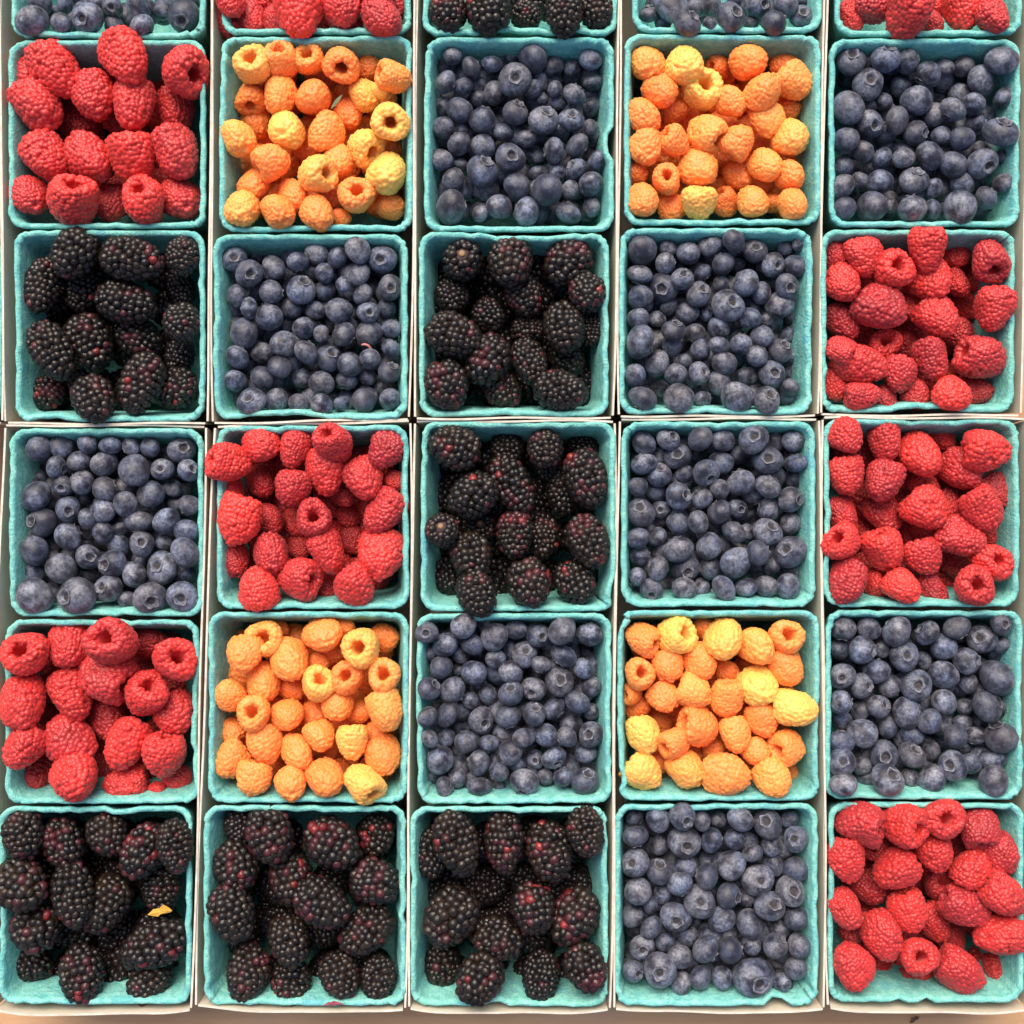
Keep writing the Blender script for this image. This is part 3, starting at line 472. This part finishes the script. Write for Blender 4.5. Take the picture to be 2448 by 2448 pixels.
def flat(cs, label, seed, seam=False):
    """cs: photo pixels of the rim corners TL TR BR BL"""
    P = [Vector(at(x, y, RZ)[:2]) for x, y in cs]
    c = sum(P, Vector((0, 0))) / 4
    r = link('cardboard_flat', None); r.location = (c.x, c.y, 0)
    tag(r, label, 'tray', 'white cardboard flats holding the berry baskets')
    P = [p - c for p in P]
    Q = []
    for p in P: Q.append(Vector((p.x - math.copysign(0.0042, p.x), p.y - math.copysign(0.0042, p.y))))
    rnd = random.Random(seed)
    # order so that the inward normal is left of the direction: BL>BR>TR>TL
    seq = [3, 2, 1, 0]
    for k in range(4):
        i, j = seq[k], seq[(k + 1) % 4]
        d = (P[j] - P[i]).normalized(); dq = (Q[j] - Q[i]).normalized()
        wall('wall', P[i] + d * 0.0016, P[j] - d * 0.0016, Q[i] + dq * 0.0016, Q[j] - dq * 0.0016, RZ + rnd.uniform(0.0, 0.0012), r, seed * 9 + k, (0.0011 if k in (1, 3) else 0.0019) * (0.15 if k == 2 or (seam and k == 0) else 1))
    me = mesh('floor', [(q.x * .995, q.y * .995, z) for z in (0.0006, 0.0022) for q in (Q[3], Q[2], Q[1], Q[0])],
              [(3, 2, 1, 0), (4, 5, 6, 7), (0, 1, 5, 4), (1, 2, 6, 5), (2, 3, 7, 6), (3, 0, 4, 7)], M['card'], smooth=False)
    link('floor', me, r)
LOW = [[(8, 1016), (494, 1016), (460, 2416), (-18, 2419)], [(515, 1017), (984, 1005), (970, 2414), (466, 2408)],
       [(990, 1006), (1472, 1005), (1460, 2416), (975, 2412)], [(1479, 1001), (1958, 999), (1973, 2415), (1466, 2414)],
       [(1964, 997), (2455, 999), (2462, 2418), (1978, 2410)]]
UPP = [[(1, -440), (505, -440), (498, 1014), (13, 1014)], [(513, -440), (995, -440), (981, 1003), (506, 1014)],
       [(1004, -440), (1482, -440), (1467, 1000), (990, 1003)], [(1490, -440), (1973, -440), (1955, 996), (1477, 997)],
       [(1988, -440), (2465, -440), (2440, 994), (1957, 994)]]
for i in range(5):
    flat(LOW[i], 'long white cardboard flat around the three lower baskets of the %s column' % COLW[i], 40 + i)
    flat(UPP[i], 'white cardboard flat around the three upper baskets of the %s column' % COLW[i], 60 + i, True)
flat([(-480, -440), (-6, -440), (9, 1012), (-470, 1012)], 'cardboard flat with only its right wall showing at the left photo edge', 80)

# ---------------------------------------------------------------- pulp baskets
def rrect(a, b, r, n=9, m=18):
    """points of a rounded rectangle (half sizes a, b), the same count for every inset"""
    out = []
    for q in range(4):
        cx, cy = ((a - r, b - r), (-(a - r), b - r), (-(a - r), -(b - r)), (a - r, -(b - r)))[q]
        for i in range(n + 1):
            t = math.pi / 2 * (q + i / n); out.append((cx + r * math.cos(t), cy + r * math.sin(t)))
        nx, ny = ((-(a - r), b), (-a, -(b - r)), (a - r, -b), (a, b - r))[q]
        lx, ly = out[-1]
        for i in range(1, m): out.append((lx + (nx - lx) * i / m, ly + (ny - ly) * i / m))
    return out
def sweep(profile, a, b, rc, dev):
    V, F = [], []; n = None
    for k, (ins, z) in enumerate(profile):
        pts = rrect(a - ins, b - ins, max(0.004, rc - ins * 0.55))
        n = len(pts)
        for i, (x, y) in enumerate(pts):
            u = i / n; di, dz = dev(u, x, y, ins, z)
            L = math.hypot(x, y)
            if abs(x) / a > abs(y) / b: x -= math.copysign(di, x)
            else: y -= math.copysign(di, y)
            V.append((x, y, z + dz))
    for k in range(len(profile) - 1):
        for i in range(n):
            p = k * n + i; q = k * n + (i + 1) % n
            F.append((p, q, q + n, p + n))
    return V, F
# torn or folded spots on rims: basket, side, place along the side (-1..1), width, inward shift, drop
FLAPS = {'R13': [('r', -0.08, 0.16, 0.0045, 0.0)], 'R33': [('r', -0.78, 0.12, -0.003, 0.001)], 'R41': [('r', -0.1, 0.55, 0.002, -0.004)],
         'R54': [('b', 0.60, 0.10, 0.004, -0.003)], 'R21': [('b', -0.62, 0.2, 0.0028, 0.001)], 'R55': [('b', 0.02, 0.05, 0.003, -0.001), ('b', -0.3, .05, .002, -.001)],
         'R52': [('r', -0.08, 0.05, -0.002, 0.001)], 'R51': [('t', 0.25, 0.14, 0.003, 0.0)], 'R53': [('b', -0.12, 0.1, 0.0025, 0.001)], 'R03': [('b', -0.15, 0.25, -0.002, -0.002), ('b', .55, .12, .002, .001)], 'R25': [('b', 0.1, 0.3, 0.002, 0.0005)],
         'R23': [('t', 0.1, 0.5, 0.0025, 0)], 'R22': [('b', -.4, .5, .0025, 0)], 'R12': [('b', .3, .5, .001, 0)], 'R31': [('r', .45, .04, -.0015, -.001)], 'R44': [('l', -.75, .1, -.002, 0), ('l', .9, .1, -.003, 0)], 'R43': [('l', .4, .06, .002, 0)]}
HOLD = {'red': 'red raspberries', 'gold': 'golden raspberries', 'black': 'blackberries', 'blue': 'blueberries'}
def basket(key, x0, x1, y0, y1, kind):
    rnd = random.Random('b' + key)
    A = at(x0, y0, RZ); B = at(x1, y1, RZ)
    cx, cy = (A.x + B.x) / 2, (A.y + B.y) / 2; a, b = (B.x - A.x) / 2 - 0.0002, (A.y - B.y) / 2 - 0.0002
    root = link('berry_basket', None); root.location = (cx, cy, 0.0025)
    rr, cc = int(key[1]), int(key[2])
    if cc: lab = 'teal moulded pulp basket of %s, %s, %s column' % (HOLD[kind], ROWW[rr].replace('-', ' '), COLW[cc - 1])
    else: lab = 'teal pulp basket, only its right rim showing at the left photo edge, %s' % ROWW[rr].replace('-', ' ')
    tag(root, lab, 'basket', 'teal pulp berry baskets')
    ph = [rnd.uniform(0, 6.28) for _ in range(12)]; am = [rnd.uniform(0.4, 1.0) for _ in range(12)]
    fl = FLAPS.get(key, []); rag = [rnd.uniform(-1, 1) for _ in range(108)]
    H = RZ - 0.0025
    def dev(u, x, y, ins, z):
        w = 2 * math.pi * u; t = max(0.0, 1 + z / 0.045)       # strongest at the rim (z = 0)
        di = sum(am[k] * f * math.sin((k + 2) * w + ph[k]) for k, f in ((0, .0006), (1, .0006), (3, .0004), (6, .00022)))
        di += 0.00030 * math.sin(23 * w + ph[7]) * am[7] + 0.00026 * math.sin(41 * w + ph[8] + 300 * z) + rag[int(u * 108) % 108] * (0.00055 if ins > 0.001 else 0.0003)
        dz = sum(am[k] * f * math.sin((k + 1) * w + ph[k + 3]) for k, f in ((1, .0007), (2, .0006), (5, .0004))) + 0.0003 * math.sin(31 * w + ph[9]) + 0.00018 * math.sin(57 * w + ph[10] + 900 * ins) + rag[(int(u * 108) + 37) % 108] * 0.0004
        for side, p, wd, sh, dr in fl:
            if side in 'lr': ok = (x > 0) == (side == 'r') and abs(x) / a > abs(y) / b; s = y / b
            else: ok = (y > 0) == (side == 't') and abs(y) / b >= abs(x) / a; s = x / a
            if ok:
                g = math.exp(-((s - p) / wd) ** 4); di += sh * g; dz += dr * g
        return di * t, dz * t * (1 if z > -0.02 else 0.3)
    o = lambda prof: [(i, z + 0) for i, z in prof]
    rim = [(0.0012, -0.0060), (0.0006, -0.0030), (0.0000, -0.0012), (0.0000, 0.0001), (0.0005, 0.0009), (0.0013, 0.0011), (0.0022, 0.0008), (0.0029, 0.0001), (0.0032, -0.0012), (0.0037, -0.0035), (0.0043, -0.0065)]
    V, F = sweep(rim, a, b, 0.0095, dev)
    link('rim', mesh('rim', [(x, y, z + H) for x, y, z in V], F, M['pulp']), root)
    inn = [(0.00435, -0.0066), (0.0058, -0.014), (0.0078, -0.026), (0.0100, -0.042), (0.0120, -0.056), (0.0135, -0.0640), (0.0165, -0.0672), (0.0165, -0.0682), (0.0125, -0.0672), (0.0095, -0.050), (0.0060, -0.028), (0.0011, -0.0061)]
    V, F = sweep(inn, a, b, 0.0095, dev)
    link('wall', mesh('wall', [(x, y, z + H) for x, y, z in V], F, M['pulp']), root)
    p1 = rrect(a - 0.0166, b - 0.0166, 0.005); n = len(p1)
    V = [(x, y, H - 0.0674) for x, y in p1] + [(x, y, H - 0.0686) for x, y in p1]
    F = [tuple(range(n)), tuple(reversed(range(n, 2 * n)))] + [(i, n + i, n + (i + 1) % n, (i + 1) % n) for i in range(n)]
    link('base', mesh('base', V, F, M['pulp'], smooth=False), root)
    return (x0, x1, y0, y1)
for k, v in RIM.items(): basket(k, *v, D[k][0] if k in D else 'blue')

# ---------------------------------------------------------------- settle the berries: every berry gets photo px, radius (m) and height
class Berry: pass
ALL = []
def settle(key):
    rnd = random.Random('s' + key)
    kind, ox, oy, lst = D[key]
    x0, x1, y0, y1 = RIM[key]; B = []
    IN = 14                                                    # rim band, px
    for t in lst:
        q = Berry(); q.key = key; q.kind = kind; q.fill = False
        q.px = ox + t[0] * CS; q.py = oy + t[1] * CS
        if kind in ('red', 'gold'):
            q.w = t[2] * CS * S * 0.985; q.ang, q.elev, q.tone, q.lvl = t[3], t[4], t[5], t[6]; q.r = q.w * 0.5
        elif kind == 'black':
            q.L = t[2] * CS * S * 1.04; q.w = t[3] * CS * S * 1.04; q.ang, q.elev, q.redd, q.lvl = t[4], t[5], t[6], t[7]; q.r = (q.w * 0.75 + q.L * 0.25) * 0.5
        else:
            q.w = t[2] * CS * S * 1.06; q.lvl = t[3]; q.cal = t[4]; q.r = q.w * 0.47
        step = {'red': .0165, 'gold': .014, 'black': .016, 'blue': .0095}[kind]
        q.z = RZ - {'red': .005, 'gold': .005, 'black': .007, 'blue': .0075}[kind] - q.lvl * step + rnd.uniform(-.001, .001)
        if q.lvl == 0:
            d = min(q.px - x0 - IN, x1 - IN - q.px, q.py - y0 - IN, y1 - IN - q.py) * S
            if d < q.r: q.z = max(q.z, RZ + 0.0005 + math.sqrt(max(0, q.r ** 2 - max(d, 0) ** 2)) * 0.6 - 0.004)
        B.append(q)
    # berries lower down, seen only through the gaps
    step = {'red': 92, 'gold': 82, 'black': 96, 'blue': 44}[kind]
    ins = {'red': 90, 'gold': 84, 'black': 84, 'blue': 55}[kind]
    nx = max(2, round((x1 - x0 - 2 * ins) / step) + 1); ny = max(2, round((y1 - y0 - 2 * ins) / step) + 1)
    for i in range(nx):
        for j in range(ny):
            q = Berry(); q.key = key; q.kind = kind; q.fill = True; q.lvl = 3
            q.px = x0 + ins + (x1 - x0 - 2 * ins) * i / (nx - 1) + rnd.uniform(-9, 9); q.py = y0 + ins + (y1 - y0 - 2 * ins) * j / (ny - 1) + rnd.uniform(-9, 9)
            q.ang = rnd.uniform(0, 360); q.elev = rnd.uniform(-10, 50); q.tone = rnd.uniform(.35, .7); q.redd = 0.08; q.cal = None
            q.w = {'red': .0235, 'gold': .021, 'black': .024, 'blue': .0145}[kind] * rnd.uniform(.9, 1.08); q.L = q.w * 1.2; q.r = q.w * .5
            q.z = RZ - {'red': .042, 'gold': .037, 'black': .035, 'blue': .025}[kind] + rnd.uniform(-.002, .002)
            B.append(q)
    z0 = [q.z for q in B]
    for it in range(40):
        P = [at(q.px, q.py, q.z) for q in B]
        dz = [0.0] * len(B)
        for i in range(len(B)):
            for j in range(i + 1, len(B)):
                a, b = B[i], B[j]; dx = P[i].x - P[j].x; dy = P[i].y - P[j].y; R = (a.r + b.r) * 0.9
                h2 = R * R - dx * dx - dy * dy
                if h2 <= 0: continue
                need = math.sqrt(h2) - abs(a.z - b.z)
                if need <= 0: continue
                up = 1 if (a.z - a.lvl * 1e-3) >= (b.z - b.lvl * 1e-3) else -1
                need = min(need, 0.004)
                dz[i] += up * need * 0.22; dz[j] -= up * need * 0.22
        for k, q in enumerate(B):
            q.z = q.z + max(-.0012, min(.0012, dz[k])) + (z0[k] - q.z) * 0.12
            e = min(q.px - x0, x1 - q.px, q.py - y0, y1 - q.py) * S - 0.82 * q.r      # room to the basket wall, which slopes in
            lo = RZ - 0.0065 - max(0, e - 0.0043) / 0.16
            if q.fill: lo = 0
            elif q.lvl: lo = min(lo, RZ - 0.012)
            q.z = max(RZ - 0.05, lo, min(q.z, RZ + 0.013))
    ALL.extend(B)
for k in D: settle(k)

# how much of each berry shows from straight above (decides which are built one by one)
GR = 3; W_ = 2448 // GR + 1
zb = np.full((W_, W_), -1.0); ib = np.full((W_, W_), -1, int)
for i, q in enumerate(ALL):
    p = at(q.px, q.py, q.z); k = S * (DIST - (q.z - RZ)) / DIST; r = q.r / k / GR; cx, cy = q.px / GR, q.py / GR
    xa, xb = max(0, int(cx - r)), min(W_, int(cx + r) + 2); ya, yb_ = max(0, int(cy - r)), min(W_, int(cy + r) + 2)
    if xa >= xb or ya >= yb_: continue
    yy, xx = np.mgrid[ya:yb_, xa:xb]; dd = r * r - (xx - cx) ** 2 - (yy - cy) ** 2
    zz = np.where(dd > 0, q.z + np.sqrt(np.maximum(dd, 0)) * k * GR, -1)
    sub = zb[ya:yb_, xa:xb]; m = zz > sub; sub[m] = zz[m]; ib[ya:yb_, xa:xb][m] = i
cnt = np.bincount(ib[ib >= 0].ravel(), minlength=len(ALL)) * GR * GR
for i, q in enumerate(ALL): q.vis = int(cnt[i])
ALL = [q for q in ALL if not (q.fill and q.vis < 110) and q.vis > 0]
blues = sorted([q for q in ALL if q.kind == 'blue' and not q.fill], key=lambda q: -q.vis)
for q in ALL: q.single = q.kind != 'blue'
for q in blues[:300]: q.single = True

# ---------------------------------------------------------------- wording
ORD = ['', 'second', 'third', 'fourth', 'fifth', 'sixth', 'seventh', 'eighth', 'ninth', 'tenth', 'eleventh', 'twelfth', 'thirteenth']
BAND = ['top band', 'upper band', 'middle band', 'lower band', 'bottom band']
CW = ['far left', 'centre left', 'middle', 'centre right', 'far right']
def place_words():
    for key in D:
        x0, x1, y0, y1 = RIM[key]; rr, cc = int(key[1]), int(key[2])
        name = '%s %s basket' % (ROWW[rr], CW[cc - 1])
        S_ = [q for q in ALL if q.key == key]
        ya = max(y0, 0); nb = 5 if rr else 1
        for q in S_: q.bname = name; q.deep = q.fill or q.lvl > 1 or q.py < -30
        for deep in (False, True):
            bands = [[] for _ in range(nb)]
            for q in S_:
                if q.deep == deep: bands[min(nb - 1, max(0, int((q.py - ya - 20) / (y1 - ya - 40) * nb)))].append(q)
            for bi, bl in enumerate(bands):
                bl.sort(key=lambda q: q.px); n = len(bl)
                for i, q in enumerate(bl):
                    s = 'leftmost' if i == 0 else 'rightmost' if i == n - 1 else ORD[min(i, 12)] + ' from left'
                    q.where = s + (', ' + BAND[bi] if rr else '') + ', ' + name
place_words()
def quat(ang, elev, spin):
    a, e = math.radians(ang), math.radians(elev)
    d = Vector((math.cos(e) * math.cos(a), -math.cos(e) * math.sin(a), math.sin(e)))
    return d.to_track_quat('Z', 'Y') @ Quaternion((0, 0, 1), spin)
def lerp3(a, b, t): return tuple(x + (y - x) * t for x, y in zip(a, b))

# ---------------------------------------------------------------- build the berries
BJ = {}
def black_joined(ratio, k):
    if (ratio, k) not in BJ:
        V, F = [], []; dv = [v.co.copy() for v in DOMES[0].vertices]; df = [tuple(p.vertices) for p in DOMES[0].polygons]
        for mt, N, p in BLACK[ratio][k][0]:
            b = len(V); V += [mt @ v for v in dv]; F += [tuple(i + b for i in f) for f in df]
        BJ[(ratio, k)] = mesh('joined_drupelets', V, F, M['drupelet'])
    return BJ[(ratio, k)]
rnd = random.Random(5)
stuffV, stuffF, stuffM, stuffL = [], [], [], []; nstuff = 0
def add_stuff(q, Q, loc, bi, cal):
    global nstuff
    R = np.array(Q.to_matrix())
    for (V, F), mi in ((BLUE[bi][0], 0),) + (((BLUE[bi][1], 1),) if cal else ()):
        A = (np.array(V) * q.w) @ R.T + np.array(loc)
        stuffV.append(A); stuffL.append(np.array(V)); stuffF.extend(tuple(i + nstuff for i in f) for f in F); stuffM.extend([0] * len(F) if mi == 0 else [1 + c for c in CMI[:len(F)]]); nstuff += len(A)
ndr = 0
for q in ALL:
    loc = at(q.px, q.py, q.z)
    spin = rnd.uniform(0, 6.28)
    if q.kind in ('red', 'gold'):
        tone = q.tone if q.lvl == 0 else (0.35 + 0.4 * rnd.random() if q.kind == 'red' else 0.18 + 0.3 * rnd.random())  # lower golden berries: orange light bounced between fruit is put into the tone
        tone = min(1, max(0, tone + rnd.uniform(-.06, .06)))
        if q.kind == 'red':
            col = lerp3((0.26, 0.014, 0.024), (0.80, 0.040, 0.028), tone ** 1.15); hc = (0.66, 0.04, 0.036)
            me, hm = RASP[rnd.randrange(len(RASP))]
        else:
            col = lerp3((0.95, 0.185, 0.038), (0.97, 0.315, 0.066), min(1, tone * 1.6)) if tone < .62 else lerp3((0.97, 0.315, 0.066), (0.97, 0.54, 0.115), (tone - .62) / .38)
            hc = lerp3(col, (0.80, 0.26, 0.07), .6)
            me, hm = GOLD[rnd.randrange(len(GOLD))]
        r = link('red_raspberry' if q.kind == 'red' else 'golden_raspberry', None)
        r.location = loc; r.rotation_mode = 'QUATERNION'; r.rotation_quaternion = quat(q.ang, q.elev, spin)
        sx = rnd.uniform(.96, 1.04); r.scale = (q.w * sx, q.w / sx, q.w)
        d = link('drupelets', me, r); d.color = (*col, 1); d['kind'] = 'stuff'
        h = link('hollow', hm, r); h.color = (*hc, 1)
        word = 'red raspberry' if q.kind == 'red' else 'golden raspberry'
        if not q.deep:
            look = {'red': ('dusky ', '', 'bright '), 'gold': ('orange ', '', 'yellow ')}[q.kind][0 if tone < .45 else 1 if tone < .72 else 2]
            pose = 'hollow facing up' if q.elev < -45 else 'hollow half showing' if q.elev < -8 else 'lying sideways' if q.elev < 16 else 'tip up' if q.elev > 38 else 'tilted tip up'
            if q.lvl: pose = 'half covered'
            tag(r, '%s%s %s, %s' % (look, word, pose, q.where), 'raspberry', HOLD[q.kind] + ' in the ' + q.bname)
        else: tag(r, 'buried %s, %s' % (word, q.where.replace(',', ' of the buried,', 1)), 'raspberry', HOLD[q.kind] + ' buried in the ' + q.bname)
    elif q.kind == 'black':
        ratio = min(BLACK, key=lambda x: abs(x - q.L / q.w)); pts, core = BLACK[ratio][rnd.randrange(3)]
        r = link('blackberry', None); r.location = loc; r.rotation_mode = 'QUATERNION'; Q = quat(q.ang, q.elev, spin); r.rotation_quaternion = Q
        r.scale = (q.w, q.w, q.w * (q.L / q.w) / ratio)
        c = link('core', core, r); c.color = (0.030, 0.010, 0.014, 1)
        seeds = [pts[rnd.randrange(len(pts))][2] for _ in range(2)]; base = rnd.random()
        up = Q.inverted() @ Vector((0, 0, 1)); end = q.elev < -45
        if q.deep:
            k = [i for i in range(3) if BLACK[ratio][i][1] is core][0]
            d = link('drupelets', black_joined(ratio, k), r); d['kind'] = 'stuff'; d.color = (0.014, 0.008, 0.008, 1)  # shade of the deep gaps put into a darker berry colour
            pts = []
        for mt, N, p in pts:
            if N.dot(up) < -0.22: continue
            if end and N.z < -0.93:
                continue
            dd = link('drupelet', DOMES[rnd.randrange(4)], r); dd.matrix_local = mt; ndr += 1
            ds = min((p - s).length for s in seeds); pr = q.redd * (2.2 if ds < 0.33 else 0.5)
            x = rnd.random()
            if x < pr * 0.13: dd.color = (*lerp3((0.11, 0.012, 0.014), (0.26, 0.030, 0.028), rnd.random()), 1); dd['label'] = 'unripe red drupelet'
            elif x < pr * 1.3: dd.color = (*lerp3((0.034, 0.009, 0.011), (0.075, 0.016, 0.018), rnd.random()), 1)
            else:
                dd.color = (*lerp3((0.007, 0.005, 0.0045), (0.030, 0.016, 0.010), rnd.random() * (0.35 + 0.65 * base)), 1)
        if end:
            v, f = lathe([(0.10, -0.36), (0.085, -0.42), (0.05, -0.445), (0.01, -0.43)], 10, lambda r_, z, th, i: (r_ * (1 + .25 * math.sin(5 * th)), z * ratio))
            e = link('core_end', mesh('core_end', v, [tuple(reversed(k)) for k in f], M['pale_core']), r)
        if not q.deep:
            look = 'black' if q.redd < .07 else 'purplish' if q.redd < .13 else 'red-flecked' if q.redd < .22 else 'half-red'
            pose = 'stem end up' if end else ('long' if q.L / q.w > 1.3 else 'plump')
            s = ('%s blackberry %s, %s' % (look, pose, q.where)) if end else ('%s %s blackberry%s, %s' % (pose, look, ' half covered' if q.lvl else '', q.where))
            tag(r, s, 'blackberry', 'blackberries in the ' + q.bname)
        else: tag(r, 'buried blackberry, %s' % q.where.replace(',', ' of the buried,', 1), 'blackberry', 'blackberries buried in the ' + q.bname)
    else:
        bi = rnd.randrange(len(BLUE)); cal = q.cal is not None
        if cal:
            dx, dy = q.cal[0] * CS * S / (q.w * .46), -q.cal[1] * CS * S / (q.w * .46)
            L = math.hypot(dx, dy)
            if L > .92: dx, dy, L = dx * .92 / L, dy * .92 / L, .92
            v = Vector((dx, dy, math.sqrt(1 - L * L)))
        else:
            a, e = rnd.uniform(0, 6.28), math.radians(rnd.uniform(-75, 12)); v = Vector((math.cos(e) * math.cos(a), math.cos(e) * math.sin(a), math.sin(e)))
            if e > math.radians(-25): cal = True
        Q = v.to_track_quat('Z', 'Y') @ Quaternion((0, 0, 1), spin)
        if not q.single: add_stuff(q, Q, loc, bi, cal); continue
        bm_, cm_ = BLUEM[bi]
        r = link('blueberry', bm_); r.location = loc; r.rotation_mode = 'QUATERNION'; r.rotation_quaternion = Q; r.scale = (q.w,) * 3
        t = rnd.uniform(.25, 1.0) ** 0.8; r.color = (t, t, t, 1)
        if cal: link('calyx', cm_, r)
        size = 'large' if q.w > .0158 else 'small' if q.w < .0125 else 'medium'
        sk = 'dark' if t < .62 else 'dusty' if t < .86 else 'pale dusty'
        pose = 'crown up' if q.cal and math.hypot(*q.cal) * 2 / (q.w / S / CS) < .55 else 'crown aside' if q.cal else 'smooth'
        if not q.deep: tag(r, '%s %s blueberry, %s, %s' % (size, sk, pose, q.where), 'blueberry', 'blueberries in the ' + q.bname)
        else: tag(r, 'deep %s blueberry, %s' % (sk, q.where.replace(',', ' of the deep,', 1)), 'blueberry', 'deep blueberries in the ' + q.bname)
# the two baskets cut off by the left photo edge hold blueberries too
for key in ('R10', 'R20'):
    x0, x1, y0, y1 = RIM[key]
    for i in range(8):
        for j in range(8):
            q = Berry(); q.w = rnd.uniform(.012, .015); px = x0 + 48 + (x1 - x0 - 96) * i / 7; py = y0 + 48 + (y1 - y0 - 96) * j / 7
            for z in (-.012, -.024):
                add_stuff(q, Quaternion((rnd.random(), rnd.random() - .5, rnd.random() - .5, rnd.random())).normalized(), at(px + rnd.uniform(-12, 12), py + rnd.uniform(-12, 12), RZ + z), rnd.randrange(7), rnd.random() < .3)
me = bpy.data.meshes.new('more_blueberries')
me.from_pydata(np.concatenate(stuffV).tolist(), [], stuffF)
me.materials.append(M['blue']); me.materials.append(M['calyx']); me.materials.append(M['calyx_in'])
me.polygons.foreach_set('use_smooth', [True] * len(me.polygons)); me.polygons.foreach_set('material_index', stuffM); me.update()
set_local(me, np.concatenate(stuffL))
o = link('more_blueberries', me); o.color = (.8, .8, .8, 1)
tag(o, 'the smaller and half hidden blueberries filling the gaps of all the blueberry baskets', 'blueberries', kind='stuff')

# ---------------------------------------------------------------- scraps
def scrap(name, outline, th, m, px, py, z, rot, curl, label, cat):
    """a thin curled piece with real thickness; outline in mm"""
    n = len(outline); V = []
    for s in (0, 1):
        for x, y in outline: V.append((x * .001, y * .001, curl * ((x * .001) ** 2 + 0.6 * (y * .001) ** 2) + (th if s else 0)))
        V.append((0, 0, th if s else 0))
    F = []
    for i in range(n):
        j = (i + 1) % n
        F += [(j, i, n), (n + 1 + i, n + 1 + j, 2 * n + 1), (i, j, n + 1 + j, n + 1 + i)]
    o = link(name, mesh(name, V, F, m, smooth=False)); o.location = at(px, py, z); o.rotation_euler = (0.15, -0.2, math.radians(rot))
    tag(o, label, cat); return o
def blade(L, W, n=8, jag=0.0, seed=1):
    r = random.Random(seed); t = [i / n for i in range(n + 1)]
    up = [(L * (u - .5), W * math.sin(math.pi * u) ** .8 * (1 + jag * r.uniform(-1, 1))) for u in t]
    dn = [(L * (u - .5), -W * .7 * math.sin(math.pi * u) ** .8 * (1 + jag * r.uniform(-1, 1))) for u in reversed(t[1:-1])]
    return dn[::-1][::-1] and (up[::-1] + [(x, y) for x, y in dn[::-1]])
def zat(px, py):
    v = zb[min(W_ - 1, max(0, int(py / GR))), min(W_ - 1, max(0, int(px / GR)))]
    return v if v > 0 else RZ
px, py = 500 + 1180 * CS, 70 + 670 * CS
scrap('leaf_sliver', blade(10, 1.2), .0004, M['leaf'], px, py, RZ + 0.001, 48, 6, 'pale green leaf sliver between golden raspberries in the second-row centre-left basket', 'leaf')
px, py = 1490 * CS, 1910 + 1035 * CS
scrap('dry_petal', blade(15, 3.1, 9, .45, 4), .0004, M['petal'], px, py, max(zat(px, py), RZ - .003) + .002, 12, 30, 'curled dry yellow petal lying on blackberries in the bottom-row far left basket', 'petal')
px, py = 480 + 1230 * CS, 1910 + 1888 * CS
scrap('dry_petal', blade(12, 1.5, 8, .4, 7), .0004, M['redpetal'], px, py, RZ + .0022, 8, 40, 'thin dark red petal on the bottom rim of a blackberry basket', 'petal')
scrap('dry_leaf_bit', blade(7, 1.6, 7, .6, 9), .0004, M['crumb'], 2186, 2437, .0012, 40, 40, 'tiny brown dry leaf bit lying on the table at the bottom right', 'leaf bit')
def stem(pts, rad, label):
    V, F = [], []; seg = 6
    P = [at(500 + x * CS, 530 + y * CS, z) for x, y, z in pts]; c = sum(P, Vector()) / len(P)
    for i, p in enumerate(P):
        d = (P[min(i + 1, len(P) - 1)] - P[max(i - 1, 0)]).normalized(); q = d.to_track_quat('Z', 'Y')
        for j in range(seg):
            V.append(p - c + q @ Vector((rad * math.cos(j * 6.283 / seg), rad * math.sin(j * 6.283 / seg), 0)))
    for i in range(len(P) - 1):
        for j in range(seg):
            a = i * seg + j; b = i * seg + (j + 1) % seg; F.append((a, b, b + seg, a + seg))
    F += [tuple(reversed(range(seg))), tuple(range(len(V) - seg, len(V)))]
    o = link('loose_twig', mesh('loose_twig', V, F, M['stem'])); o.location = c; tag(o, label, 'twig')
zs = zat(500 + 1460 * CS, 530 + 1150 * CS) + .0008
stem([(1410, 1138, zs), (1440, 1133, zs + .001), (1470, 1145, zs + .001), (1492, 1170, zs), (1505, 1205, zs - .002)], .0007, 'curved pinkish twig lying on blueberries in the third-row centre-left basket')
bad = [o['label'] for o in bpy.data.objects if o.parent is None and 'label' in o and len(re.split(r'[\s-]+', o['label'])) > 16]
print('long', len(bad), bad[:5])
print('berries', len(ALL), 'drupelets', ndr, 'stuff verts', nstuff)
from collections import Counter
print(Counter((q.kind, q.fill) for q in ALL))
